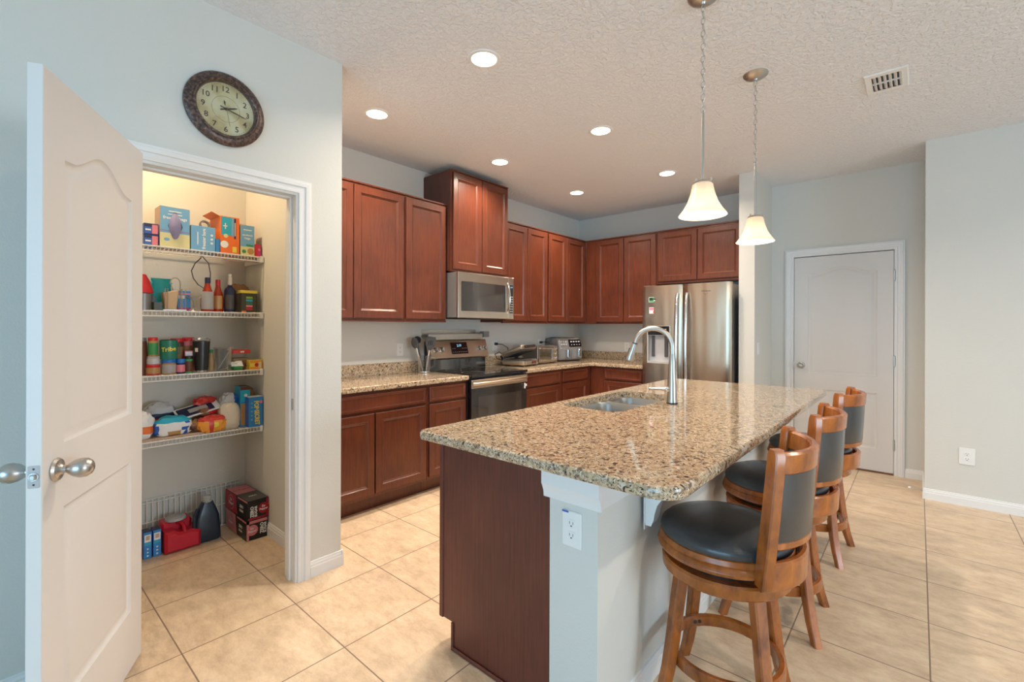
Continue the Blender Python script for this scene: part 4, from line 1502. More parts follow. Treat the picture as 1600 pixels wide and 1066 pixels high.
# ------------------------------------------------------------------ bar stools
def stool():
    t = thing('bar_stool', 'x', 'bar stool', (0, 0, 0))
    def slab_ring(m, r0, r1, z0, z1, a0, a1, seg, b=.006, r0b=None, r1b=None, mat=None):
        r0b = r0 if r0b is None else r0b; r1b = r1 if r1b is None else r1b
        m.lathe((0, 0, 0), [(r0 + b, z0), (r1 - b, z0), (r1, z0 + b), (r1b, z1 - b), (r1b - b, z1), (r0b + b, z1), (r0b, z1 - b), (r0, z0 + b)], seg, mat, a0=a0, a1=a1, close=True)
    # legs: square, tapering, with a curved foot
    for k in range(4):
        a = R(45 + 90 * k + LEG_ROT)
        d = Vector((math.cos(a), math.sin(a), 0)); q = Vector((-d.y, d.x, 0))
        rows = [(.500, .162, .021), (.38, .180, .020), (.26, .196, .0195), (.16, .212, .019), (.08, .232, .018), (.03, .250, .017), (0, .260, .0165)]
        m = MB('stool_wood')
        rings = []
        for z, r_, h in rows[::-1]:
            c = d * r_ + Vector((0, 0, z))
            b = h * .25
            rings.append([c + d * x + q * y for x, y in [(h, -h + b), (h, h - b), (h - b, h), (-h + b, h), (-h, h - b), (-h, -h + b), (-h + b, -h), (h - b, -h)]])
        m.loft(rings); m.build('leg', t, local=True, smooth=30)
    m = MB('stool_wood'); slab_ring(m, .168, .190, .165, .208, 0, 360, 56, .005)
    fr = m.build('foot_ring', t, local=True)
    m = MB('black_plastic')
    for k in range(4):
        for s in (-1, 1):
            a = R(45 + 90 * k + LEG_ROT) + s * .055
            d = Vector((math.cos(a), math.sin(a), 0)); m = MB('black_plastic'); m.cyl(d * .169 + Vector((0, 0, .187)), .007, .003, 10, axis=-d); m.build('screw', fr, local=True)
    m = MB('stool_wood'); m.lathe((0, 0, 0), [(1e-4, .478), (.200, .478), (.208, .486), (.210, .518), (.204, .526), (1e-4, .526)], 56)
    m.build('apron', t, local=True)
    m = MB('black_plastic'); m.cyl((0, 0, .525), .17, .028, 40); m.build('swivel_plate', t, local=True)
    m = MB('stool_wood'); m.lathe((0, 0, 0), [(1e-4, .551), (.212, .551), (.222, .557), (.226, .567), (.222, .578), (.216, .583), (.219, .590), (.214, .604), (.200, .612), (1e-4, .612)], 56)
    m.build('seat_frame', t, local=True)
    m = MB('leather'); m.lathe((0, 0, 0), [(.195, .604), (.212, .608), (.2155, .620), (.211, .634), (.195, .648), (.165, .660), (.12, .668), (.06, .672), (1e-4, .673)], 56)
    m.build('seat_cushion', t, local=True)
    A = 48
    m = MB('stool_wood'); slab_ring(m, .2275, .248, .532, .622, -A - 7, A + 7, 36, .006, .229, .252)
    m.build('back_base', t, local=True)
    for s in (-1, 1):
        m = MB('stool_wood')
        rings = []
        for z, r_, a, h in ((.548, .247, 53, .024), (.59, .249, 52.5, .026), (.66, .254, 51.5, .027), (.78, .261, 49.5, .025), (.90, .268, 48, .024), (.955, .271, 47.5, .022), (.972, .272, 47.5, .014)):
            an = R(a * s)
            d = Vector((math.cos(an), math.sin(an), 0)); q = Vector((-d.y, d.x, 0))
            w, b = .0165, .004
            c = d * (r_ - .006) + Vector((0, 0, z))
            rings.append([c + d * x + q * y for x, y in [(h, -w + b), (h, w - b), (h - b, w), (-h + b, w), (-h, w - b), (-h, -w + b), (-h + b, -w), (h - b, -w)]])
        m.loft(rings); m.build('back_post', t, local=True, smooth=30)
    m = MB('stool_wood'); slab_ring(m, .251, .275, .893, .962, -A + 1, A - 1, 36, .007, .254, .279); m.build('top_rail', t, local=True)
    m = MB('leather'); m.lathe((0, 0, 0), [(.243, .688), (.256, .685), (.261, .692), (.267, .80), (.271, .895), (.266, .90), (.252, .897), (.240, .86), (.230, .79), (.232, .71)], 36, a0=-A + 1, a1=A - 1, close=True); m.build('backrest', t, local=True)
    m = MB('stool_wood'); slab_ring(m, .236, .259, .662, .690, -A - 1, A + 1, 36, .006); m.build('lower_rail', t, local=True)
    return t
LEG_ROT = 0
st = stool()
st.location = (-.515, 1.735, 0); st.rotation_euler = (0, 0, R(6))
st['label'] = 'wooden swivel bar stool with black seat, nearest the camera'
st['group'] = 'swivel bar stools along the island'
dup(st, (-.510, 2.475, 0), R(3), 'wooden swivel bar stool with black seat, middle one of the row')
dup(st, (-.500, 3.335, 0), R(-3), 'wooden swivel bar stool with black seat, farthest one near the white door')

# ------------------------------------------------------------------ ceiling lights
def downlight():
    t = thing('recessed_light', 'x', 'ceiling light', (0, 0, CEIL))
    m = MB('white_plastic'); m.lathe((0, 0, 0), [(.066, -.001), (.070, -.006), (.088, -.004), (.090, 0)], 40); m.build('trim_ring', t, local=True)
    m = MB('lamp_lens'); m.lathe((0, 0, -.0035), [(1e-4, 0), (.068, 0)], 40); m.build('lens', t, local=True)
    l = bpy.data.lights.new('recessed_glow', 'AREA'); l.shape = 'DISK'; l.size = .13; l.energy = 17; l.color = (1.0, .84, .68); l.spread = R(145)
    o = bpy.data.objects.new('bulb', l); C.objects.link(o); o.parent = t; o.location = (0, 0, -.012)
    return t
dl = downlight()
spots = [((-1.790, 1.805), 'recessed ceiling light nearest the camera, front of the row above the island'), ((-2.812, 1.790), 'recessed ceiling light nearest the pantry wall, front of the left row'),
         ((-1.785, 3.035), 'recessed ceiling light in the middle of the row above the island'), ((-2.800, 3.028), 'recessed ceiling light in front of the tall microwave cabinet'),
         ((-1.800, 4.285), 'recessed ceiling light nearest the refrigerator'), ((-2.806, 4.268), 'recessed ceiling light nearest the back corner cabinets')]
for i, ((x, y), lb) in enumerate(spots):
    if i == 0:
        dl.location = (x, y, CEIL); dl['label'] = lb; dl['group'] = 'round recessed lights in the kitchen ceiling'
    else:
        dup(dl, (x, y, CEIL), 0, lb)

for x, y, lb in ((1.3, 3.1, 'added fill downlight, out of view, over the open area right of the stools'), (1.3, 1.0, 'added fill downlight, out of view, to the right of the camera')):
    dup(dl, (x, y, CEIL), 0, lb)  # extra out-of-view copies, added to brighten the floor on the right

def pendant():
    t = thing('pendant_light', 'x', 'pendant light', (0, 0, CEIL))
    m = MB('nickel'); m.lathe((0, 0, 0), [(.066, 0), (.066, -.004), (.058, -.014), (.035, -.024), (.012, -.028), (.008, -.036), (1e-4, -.036)], 32); m.build('ceiling_canopy', t, local=True)
    m = MB('nickel')
    z = -.036; k = 0
    while z > -.485:
        h, w = .017, .0085
        pts = []
        for i in range(12):
            a = 2 * PI * i / 12
            x, zz = w * math.cos(a), h * math.sin(a) * 1.0
            pts.append((x, 0, z - h + zz) if k % 2 == 0 else (0, x, z - h + zz))
        m.tube(pts, .0018, 5, closed=True)
        z -= 2 * h - .006; k += 1
    m.build('chain', t, local=True)
    m = MB('nickel'); m.tube([(0, 0, z + .006), (0, 0, -.815)], .0062, 10); m.lathe((0, 0, -.826), [(.038, -.004), (.040, .0), (.034, .006), (.010, .012)], 24)
    for a in (0, 120, 240):
        m.cyl((.036 * math.cos(R(a)), .036 * math.sin(R(a)), -.822), .004, .012, 8)
    m.build('stem', t, local=True)
    m = MB('frosted_shade')
    pr = [(.036, -.828), (.043, -.834), (.050, -.87), (.064, -.912), (.083, -.945), (.101, -.968)]
    inn = [(r_ - .003, h + .001) for r_, h in pr][::-1]
    m.lathe((0, 0, 0), pr + [(.1005, -.9705)] + inn, 40); m.build('shade', t, local=True)
    m = MB('bulb_glass'); m.lathe((0, 0, -.962), [(1e-4, 0), (.015, .004), (.026, .016), (.029, .034), (.022, .056), (.014, .075), (.013, .10), (1e-4, .10)], 20); m.build('light_bulb', t, local=True)
    l = bpy.data.lights.new('pendant_glow', 'POINT'); l.energy = 3; l.shadow_soft_size = .035; l.color = (1, .82, .60)
    o = bpy.data.objects.new('bulb', l); C.objects.link(o); o.parent = t; o.location = (0, 0, -.985)
    return t
pn = pendant(); pn.location = (-.720, 2.10, CEIL)
pn['label'] = 'bell-shaped frosted pendant above the island, the nearer and larger looking one'
pn['group'] = 'glass pendants above the island'
dup(pn, (-.712, 2.945, CEIL), 0, 'bell-shaped frosted pendant with whole ceiling canopy in view, the farther one')

# pantry ceiling lamp (lights the shelves)
t = thing('pantry_lamp', 'round warm ceiling lamp inside the pantry, above the shelves', 'ceiling light', (-3.12, .55, CEIL))
m = MB('bulb_glass'); m.lathe((-3.12, .55, CEIL - .05), [(1e-4, -.03), (.05, -.022), (.08, 0), (.085, .03)], 24); m.build('lamp_glass', t)
m = MB('white_plastic'); m.lathe((-3.12, .55, CEIL - .03), [(.085, 0), (.095, .01), (.095, .03)], 24); m.build('lamp_base', t)
l = bpy.data.lights.new('pantry_glow', 'AREA'); l.shape = 'DISK'; l.size = .12; l.energy = 12.5; l.color = (1, .72, .42)
o = bpy.data.objects.new('bulb', l); C.objects.link(o); o.parent = t; o.location = (0, 0, -.09)

# ceiling vent
def vent():
    x0, x1, y0, y1 = -.246, -.045, 3.385, 3.662
    t = thing('ceiling_vent', 'white metal air vent with louvres on the ceiling right of the pendants', 'air vent', ((x0 + x1) / 2, (y0 + y1) / 2, CEIL))
    F = Frame((0, 0, CEIL), (1, 0, 0), (0, -1, 0))
    m = MB('white_plastic')
    hole = rect(x0 + .035, x1 - .035, -y1 + .04, -y0 - .04)
    m.prism(F, rect(x0, x1, -y1, -y0), .0, .008, cham=.004, holes=[hole], caps=(False, False))
    pl = inset(rect(x0, x1, -y1, -y0), .004)
    m.prism(F, pl, .002, .008, holes=[hole], caps=(False, True))
    m.build('frame', t)
    m = MB('slot_dark'); m.quad(F, hole[0][0], hole[1][0], hole[0][1], hole[2][1], .001); m.build('duct', t)
    n = 6
    ym = (y0 + y1) / 2
    for i in range(n):
        x = x0 + .044 + (x1 - x0 - .082) * i / (n - 1)
        m = MB('white_plastic')
        for ya, yb in ((y0 + .041, ym - .003), (ym + .003, y1 - .041)):
            m.add([(x - .004, ya, CEIL - .001), (x - .004, yb, CEIL - .001), (x + .009, yb, CEIL - .012), (x + .009, ya, CEIL - .012),
                   (x - .002, ya, CEIL), (x - .002, yb, CEIL), (x + .011, yb, CEIL - .011), (x + .011, ya, CEIL - .011)],
                  [[0, 1, 2, 3], [7, 6, 5, 4], [2, 6, 7, 3], [0, 4, 5, 1], [1, 5, 6, 2], [0, 3, 7, 4]])
        m.build('louvre', t)
    m = MB('white_plastic'); m.box(x0 + .036, x1 - .036, ym - .003, ym + .003, CEIL - .009, CEIL - .001); m.build('divider', t)
vent()

# ------------------------------------------------------------------ wall clock
def clock():
    cy, cz = .742, 2.338
    F = Frame((PX, cy, cz), (0, 1, 0), (0, 0, 1))
    t = thing('wall_clock', 'round antique-look wall clock with bronze frame above the pantry door', 'clock', (PX, cy, cz))
    m = MB('clock_bronze')
    m.lathe(F.p(0, 0, 0), [(.162, 0), (.167, .006), (.166, .016), (.158, .024), (.142, .030), (.136, .030)], 72, axis=F.n)
    m.lathe(F.p(0, 0, 0), [(.137, .029), (.133, .038), (.128, .040), (.124, .036), (.120, .026), (.1185, .014)], 72, axis=F.n)
    m.build('frame', t)
    m = MB('clock_paper'); m.disc(F, 0, 0, .014, .121, seg=64); m.disc(F, 0, 0, .004, .160, seg=48, mat='clock_bronze')
    m.mat = 'clock_ink'
    for k in range(12):
        a = R(90 - 30 * k)
        m.text(str(k if k else 12), F, .092 * math.cos(a), .092 * math.sin(a), .0146, height=.026, mat='clock_ink', bold=.012)
    for k in range(60):
        a = R(6 * k); r0, r1 = .110, .113 if k % 5 else .116
        F2 = Frame(F.p(0, 0, 0), F.r * math.cos(a) + F.u * math.sin(a), -F.r * math.sin(a) + F.u * math.cos(a))
        m.quad(F2, r0, r1, -.0005, .0005, .0146)
    m.lathe(F.p(0, 0, .0145), [(.0575, 0), (.0585, .0001)], 60, axis=F.n)
    m.build('dial', t)
    def hand(a, r0, r1, w0, w1, z, nm, mat='ink_black'):
        a = R(a)
        F2 = Frame(F.p(0, 0, 0), F.r * math.cos(a) + F.u * math.sin(a), -F.r * math.sin(a) + F.u * math.cos(a))
        m = MB(mat); m.prism(F2, [(r0, -w0), (r1 * .75, -w0 * 1.1), (r1, -w1), (r1, w1), (r1 * .75, w0 * 1.1), (r0, w0)], z, z + .0012); m.build(nm, t)
    hand(20, -.026, .050, .0028, .0012, .019, 'hour_hand')
    hand(-14, -.026, .088, .0020, .0008, .0215, 'minute_hand')
    hand(-80, -.0, .080, .0005, .0003, .0235, 'second_hand')
    m = MB('clock_ink'); m.prism(Frame(F.p(0, 0, 0), F.r, F.u), [(-.009, .026), (-.002, .014), (-.002, .034), (-.009, .040)], .0146, .0150); m.cyl(F.p(0, 0, .0145), .005, .011, 14, axis=F.n); m.build('centre_pin', t)
    m = MB('clear_glass'); m.lathe(F.p(0, 0, .0265), [(1e-4, .0), (.121, 0)], 48, axis=F.n); m.build('cover_glass', t)
clock()

# ------------------------------------------------------------------ pantry: wire shelves
from mathutils import noise as mnoise
SH = [1.782, 1.419, 1.053, .686]
def wire_shelf(name, label, L, D, group=None):
    """local: x 0..D outwards, y 0..L along the wall, z=0 is the top of the wires"""
    t = thing(name, label, 'shelf', (0, 0, 0), group=group)
    m = MB('wire_white')
    n = int(L / .0187)
    for i in range(n + 1):
        y = L * i / n
        m.fbox(FZ, .002, D, y - .0014, y + .0014, -.0028, 0)
    for x in (.01, D * .5, D - .004):
        m.tube([(x, 0, -.0045), (x, L, -.0045)], .0028, 6)
    m.build('wire_deck', t, local=True)
    m = MB('wire_white')
    for i in range(n + 1):
        y = L * i / n
        m.fbox(FZ, D - .0014, D + .0014, y - .0014, y + .0014, -.030, 0)
    for z in (-.0015, -.030):
        m.tube([(D, 0, z), (D, L, z)], .0032, 6)
    m.build('front_lip', t, local=True)
    m = MB('wire_white'); m.box(.0, D + .006, L - .006, L + .0, -.036, .004, .002); m.box(D - .03, D + .006, L - .02, L, -.036, .004, .002); m.build('end_bracket', t, local=True)
    return t
Y0S = -.245
ws = wire_shelf('wire_shelf', 'top white wire shelf of the pantry, holding the bag boxes', 1.207 - Y0S, .318, 'white wire shelves in the pantry')
ws.location = (WX + .003, Y0S, SH[0])
dup(ws, (WX + .003, Y0S, SH[1]), 0, 'second white wire shelf from the top, holding sauce bottles')
dup(ws, (WX + .003, Y0S, SH[2]), 0, 'third white wire shelf from the top, holding jars and the black tumbler')
dup(ws, (WX + .003, Y0S, SH[3]), 0, 'lowest mounted white wire shelf, holding snack bags')
# spare wire shelf standing on edge against the back wall
t = thing('spare_wire_shelf', 'spare white wire shelf leaning upright on the floor behind the red jug', 'shelf', (-3.50, .5, 0))
m = MB('wire_white')
y = Y0S + .05
while y < 1.17:
    m.tube([(-3.499, y, .004), (-3.521, y, .276)], .0042, 5)
    y += .0285
for z, x in ((.004, -3.497), (.14, -3.508), (.276, -3.519), (.256, -3.515)):
    m.tube([(x, Y0S + .05, z), (x, 1.17, z)], .0035, 6)
m.build('wires', t)

def zs(k): return SH[k] + .0005

def carton(name, label, cat, y0, y1, z, h, d, front, side=None, top=None, xf=-3.235, deco=None, rot=0.0, group=None, flaps=False):
    t = thing(name, label, cat, (xf - d / 2, (y0 + y1) / 2, z), R(rot), group)
    W = (y1 - y0) / 2
    m = MB(front)
    m.box(-d / 2, d / 2, -W, W, 0, h, .0012, mat=side or front)
    F = Frame((d / 2 + .0004, 0, 0), (0, 1, 0), (0, 0, 1))
    m.quad(F, -W + .0013, W - .0013, .0013, h - .0013, 0, front)
    if top:
        m.quad(Frame((0, 0, h + .0003), (0, 1, 0), (-1, 0, 0)), -W + .001, W - .001, -d / 2 + .001, d / 2 - .001, 0, top)
    if deco:
        deco(m, Frame((d / 2 + .0009, 0, 0), (0, 1, 0), (0, 0, 1)), W, h)
    m.build('carton', t, local=True)
    return t

# --- top shelf
def d_small(m, F, W, h):
    m.quad(F, W * .1, W - .003, .006, h - .006, 0, 'pink'); m.quad(F, -W + .003, W * .05, .006, h - .02, 0, 'ink_blue')
    m.quad(F, -W * .8, -W * .05, h * .36, h * .50, .0004, 'ink_white')
carton('small_box', 'small blue and pink box on the top shelf, the lower of a stack of two', 'box', .590, .656, zs(0), .062, .13, 'ink_navy', 'ink_blue', deco=d_small)
carton('small_box', 'small blue and pink box on the top shelf, stacked on its twin', 'box', .590, .656, zs(0) + .0625, .062, .13, 'ink_navy', 'ink_blue', deco=d_small)
def d_freezer(m, F, W, h):
    m.quad(F, -W, W, .003, h * .36, 0, 'pale_yellow'); m.quad(F, -W + .002, W - .002, h * .40, h * .43, 0, 'lilac')
    m.quad(F, -W * .42, W * .42, h - .029, h - .023, .0004, 'ink_white')
    m.quad(F, -W * .48, W * .48, h - .046, h - .041, .0004, 'ink_white')
    m.text('freezer bags', F, 0, h - .066, .0004, width=W * 1.6, mat='ink_white', bold=.025)
    m.disc(F, -W * .55, h * .2, .0003, .014, 'bag_blue', ry=.009)
t = carton('freezer_bag_box', 'large light blue freezer bag box with a plastic bag pulled from its front', 'box', .662, .806, zs(0), .236, .12, 'bag_blue', 'kraft', deco=d_freezer)
m = MB('slot_dark'); F = Frame((.0612, 0, 0), (0, 1, 0), (0, 0, 1))
out = [(0, .055), (.022, .09), (.036, .125), (.024, .165), (.006, .205), (-.006, .205), (-.02, .165), (-.034, .125), (-.020, .09)]
m.prism(F, out, 0, .0005); m.build('opening', t, local=True)
m = MB('lilac')
rings = []
for i in range(11):
    s = i / 10
    v = .052 + .148 * s
    w = .031 * math.sin(PI * (.06 + .88 * s)) ** .8 * (1.0 if i % 2 else .93)
    rings.append([F.p(w * math.cos(2 * PI * k / 14), v, .001 + (.016 * math.sin(PI * s) + .004 * math.sin(5 * k)) * max(0, math.sin(2 * PI * k / 14))) for k in range(14)])
m.loft(rings); m.build('plastic_bag', t, local=True)
def d_fb2(m, F, W, h):
    m.text('freezer bags', F, .005, h * .5, .0004, width=h * .82, mat='ink_white', bold=.03, rot=PI / 2)
    m.quad(F, -W * .50, -W * .42, h * .25, h * .75, .0004, 'ink_white')
    for i in range(3):
        m.disc(F, W * .7, h * .35 + i * .024, .0004, .007, 'ink_white', seg=12)
carton('freezer_bag_box', 'smaller light blue freezer bag box lying on its side, right of the large one', 'box', .812, .938, zs(0), .150, .10, 'bag_blue', 'bag_blue', deco=d_fb2)
def d_or(m, F, W, h):
    m.quad(F, -W + .004, W * .15, h * .50, h - .004, 0, 'cyan'); m.quad(F, W * .18, W * .40, h * .48, h - .006, 0, 'bag_blue'); m.quad(F, W * .42, W * .62, h * .42, h - .006, 0, 'ink_navy')
    m.quad(F, -W * .5 - .003, -W * .5 + .003, h * .66, h * .82, .0003, 'ink_white'); m.quad(F, -W * .5 - .012, -W * .5 + .012, h * .73, h * .755, .0003, 'ink_white')
    m.disc(F, -W * .6, h * .25, .0003, .022, 'ink_white'); m.disc(F, -W * .45, h * .48, .0004, .012, 'pale_yellow'); m.quad(F, W * .25, W * .7, .012, .048, .0003, 'ink_yellow')
    m.quad(F, W * .48, W * .56, h * .50, h * .86, .0004, 'ink_white')
t = carton('diaper_box', 'orange open-topped box with cyan label on the top shelf', 'box', .966, 1.072, zs(0), .232, .20, 'orange', 'orange', 'slot_dark', deco=d_or)
m = MB('orange'); F = Frame((-.1, 0, .231), (0, -1, 0), (-.25, 0, .97))
m.box(-.17, -.10, -.050, -.046, .222, .226, M=Matrix.Rotation(0, 4, 'X')); m.fbox(Frame((0, -.053, .231), (1, 0, 0), (0, -.8, .35)), -.09, .09, 0, .05, 0, .0015); m.build('flap', t, local=True)
carton('blue_box', 'dark blue box peeking out beside the orange box on the top shelf', 'box', .941, .963, zs(0), .085, .16, 'sky_box', 'sky_box')
def d_sand(m, F, W, h):
    m.quad(F, -W, W, .003, h * .30, 0, 'pale_yellow'); m.disc(F, W * .45, h * .16, .0004, .020, 'peanut'); m.disc(F, -W * .5, h * .14, .0004, .012, 'green_print'); m.quad(F, -W * .2, W * .8, h * .32, h * .38, .0004, 'green_print')
    m.text('sandwich', F, 0, h * .68, .0004, width=W * 1.5, mat='ink_white', bold=.02); m.text('bags', F, 0, h * .57, .0004, width=W * .8, mat='ink_white', bold=.02); m.quad(F, -W * .6, W * .6, h * .83, h * .86, .0004, 'ink_white')
carton('sandwich_bag_box', 'slim light blue sandwich bag box at the right of the top shelf', 'box', 1.078, 1.160, zs(0), .196, .09, 'bag_blue', 'bag_blue_side', deco=d_sand)
carton('cream_box', 'small cream and orange box behind the sandwich bag box', 'box', 1.075, 1.155, zs(0), .225, .07, 'kraft', 'orange', xf=-3.36, deco=lambda m, F, W, h: m.quad(F, -W + .006, W - .006, h - .03, h - .006, 0, 'ink_white'))
carton('red_box', 'small red and magenta box at the right end of the top shelf', 'box', 1.163, 1.200, zs(0), .082, .11, 'red_gloss', 'ink_red', deco=lambda m, F, W, h: (m.quad(F, -W * .1, W - .002, .004, h - .012, 0, 'magenta'), m.disc(F, W * .4, h * .6, .0004, .008, 'pink')))
m = MB('mid_grey'); m.lathe((-3.40, .925, zs(0) + .19), [(.020, -.01), (.028, -.01), (.028, .01), (.020, .01)], 24, axis=(1, 0, .2), close=True); m.cyl((-3.40, .925, zs(0)), .025, .165, 18); tag(m.build('tape_roll'), 'grey ring-topped container behind the boxes on the top shelf', 'container')
# hanging cord
m = MB('black_plastic'); m.tube([(-3.30, .882, 1.765), (-3.27, .872, 1.745), (-3.27, .842, 1.71), (-3.28, .826, 1.665), (-3.28, .836, 1.62), (-3.29, .862, 1.585), (-3.30, .895, 1.565), (-3.30, .93, 1.60), (-3.29, .928, 1.66), (-3.28, .915, 1.72), (-3.28, .888, 1.75), (-3.30, .884, 1.765)], .0028, 6)
tag(m.build('cord'), 'thin black cord looping down from the top pantry shelf', 'cord')

# --- second shelf
Z = zs(1)
t = thing('coffee_canister', 'grey canister with red top at the left of the second shelf', 'canister', (-3.30, .600, Z))
m = MB('mid_grey'); m.cyl((-3.30, .600, Z), .042, .10, 24, bev=.004); m.build('canister_body', t)
m = MB('red_gloss'); m.lathe((-3.30, .600, Z + .10), [(.046, 0), (.044, .02), (.030, .07), (.012, .105), (1e-4, .108)], 14); m.build('lid', t)
t = thing('teal_pouch', 'shiny teal stand-up pouch on the second shelf', 'pouch', (-3.38, .69, Z))
m = MB('teal_foil')
rings = []
for i in range(9):
    s = i / 8
    dd = .030 * (1 - s) ** .6 + .002
    w = .052 + .006 * math.sin(6 * s)
    rings.append([Vector((-3.38 + dd * math.sin(2 * PI * k / 16) + .003 * math.sin(5 * k + i), .70 + w * math.copysign(abs(math.cos(2 * PI * k / 16)) ** .4, math.cos(2 * PI * k / 16)), Z + .195 * s)) for k in range(16)])
m.loft(rings); m.build('pouch_body', t)
m = MB('cyan'); m.box(-3.384, -3.376, .646, .754, Z + .165, Z + .172); m.build('zip_seal', t)
for (y, z0, h, r_, lb) in ((.648, Z, .055, .020, 'small dark tin on the second shelf, the shorter lower one beside the wooden block'), (.640, Z, .0, 0, '')):
    if h:
        carton('dark_box', 'small dark olive box beside the canister on the second shelf', 'box', .636, .676, Z, .048, .07, 'olive')
        carton('dark_box', 'small black box stacked left on the second shelf behind the olive one', 'box', .628, .660, Z, .085, .05, 'dark_grey', xf=-3.31)
# wire caddy with tan wooden napkin block
t = thing('wire_caddy', 'silver wire caddy holding a tan wooden block on the second shelf', 'caddy', (-3.27, .735, Z))
m = MB('nickel')
for x in (-3.235, -3.315):
    m.tube([(x, .680, Z + .006), (x, .79, Z + .006)], .003, 6)
for y in (.688, .700, .768, .785):
    m.tube([(-3.235, y, Z + .004), (-3.235, y, Z + .125)], .0025, 6)
    m.lathe((-3.235, y, Z + .125), [(1e-4, -.005), (.005, 0), (1e-4, .005)], 10)
m.tube([(-3.315, .688, Z + .006), (-3.235, .688, Z + .006)], .003, 6); m.tube([(-3.315, .785, Z + .006), (-3.235, .785, Z + .006)], .003, 6)
m.tube([(-3.275, .735, Z + .12)] + [(-3.275, .745 + .024 * math.cos(PI - PI * i / 8), Z + .165 + .03 * math.sin(PI * i / 8)) for i in range(9)] + [(-3.275, .770, Z + .006)], .003, 6)
m.build('wire_frame', t)
m = MB('tan_wood'); m.fbox(FX(-3.305), 0, 1, 0, 1, 0, .001) if False else None
m.prism(FX(-3.305), [(.694, Z + .008), (.748, Z + .008), (.758, Z + .125), (.684, Z + .105)], 0, .05, cham=.003); tag(m.build('wooden_block'), 'tan wooden block standing in the wire caddy', 'block')
carton('blue_packet', 'blue and pink packet behind the glass stand on the second shelf', 'packet', .770, .835, Z, .125, .05, 'sky_box', 'bag_blue', xf=-3.33, deco=lambda m, F, W, h: (m.quad(F, -W, W, .0, h * .2, 0, 'magenta'), m.quad(F, -W, W, h * .82, h * .9, 0, 'pink'), m.quad(F, -W * .9, W * .2, h * .62, h * .78, 0, 'ink_white')))
t = thing('glass_stand', 'small clear glass pedestal dish in front of the blue packet', 'glass dish', (-3.26, .835, Z))
m = MB('frosted_plastic'); m.lathe((-3.26, .835, Z), [(1e-4, 0), (.034, 0), (.030, .006), (.008, .020), (.006, .05), (.009, .07), (.034, .085), (.038, .092), (.034, .092), (.008, .082), (1e-4, .080)], 24); m.build('dish', t)
def bottle(name, label, x, y, z, H, prof, body, capm, lab=None, capz=(.82, 1.0), capr=.014, cat='bottle'):
    t = thing(name, label, cat, (x, y, z))
    m = MB(body); m.lathe((x, y, z), [(1e-4, 0)] + [(r_, h * H) for r_, h in prof] + [(1e-4, prof[-1][1] * H)], 26); m.build('bottle_body', t)
    m = MB(capm); m.lathe((x, y, z), [(1e-4, capz[0] * H), (capr, capz[0] * H), (capr * .95, capz[1] * H - .002), (1e-4, capz[1] * H)], 20); m.build('cap', t)
    if lab:
        a = math.degrees(math.atan2(-y, -x))
        m = MB(lab[0])
        rr, z0, z1 = lab[1], lab[2], lab[3]
        m.lathe((x, y, z), [(rr, z0 * H), (rr + .0006, z0 * H + .004), (rr + .0006, z1 * H - .004), (rr, z1 * H)], 14, a0=a - lab[4], a1=a + lab[4]); m.build('paper_label', t)
    return t
SP = [(.030, 0), (.034, .03), (.036, .15), (.0355, .42), (.030, .55), (.020, .68), (.0145, .78), (.013, .86)]
bottle('sauce_bottle', 'red hot sauce bottle with blue cap and grey label on the second shelf', -3.275, .908, Z, .212, SP, 'sauce_red', 'ink_navy', ('label_grey', .0358, .07, .58, 62))
bottle('sauce_bottle', 'red sauce bottle with dark red cap, right behind the blue-capped one', -3.31, .975, Z, .205, [(r_ * .9, h) for r_, h in SP], 'sauce_red', 'ink_red', ('peanut', .0325, .1, .5, 45))
bottle('vinegar_bottle', 'dark square-shouldered bottle with tan stopper on the second shelf', -3.29, 1.036, Z, .245, [(.030, 0), (.0315, .02), (.0315, .55), (.026, .62), (.0125, .68), (.0115, .80)], 'ink_navy', 'handle_pale', ('dark_grey', .0317, .08, .45, 50), capz=(.60, .93), capr=.0125)
m = MB('white_plastic'); m.cyl((-3.29, 1.036, Z + .228), .009, .016, 14, bev=.002); tag(m.build('bottle_stopper'), 'white pour stopper on top of the dark vinegar bottle', 'stopper')
t = thing('spice_tub', 'square black tub with bright yellow lid near the right end of the second shelf', 'tub', (-3.27, 1.13, Z))
m = MB('olive'); m.prism(FZ, rrect(-3.315, -3.235, 1.083, 1.180, .012, 4), Z, Z + .128, cham=.004)
F = FX(-3.2346)
for i, c in enumerate(('red_gloss', 'pink', 'green_mug', 'cyan', 'cereal_green')):
    m.quad(F, 1.112, 1.150, Z + .018 + i * .018, Z + .031 + i * .018, 0, c)
m.quad(F, 1.086, 1.112, Z + .002, Z + .012, 0.0002, 'orange')
m.build('tub_body', t)
m = MB('ink_yellow'); m.prism(FZ, rrect(-3.318, -3.232, 1.080, 1.183, .013, 4), Z + .125, Z + .143, cham=.004); m.build('lid', t)
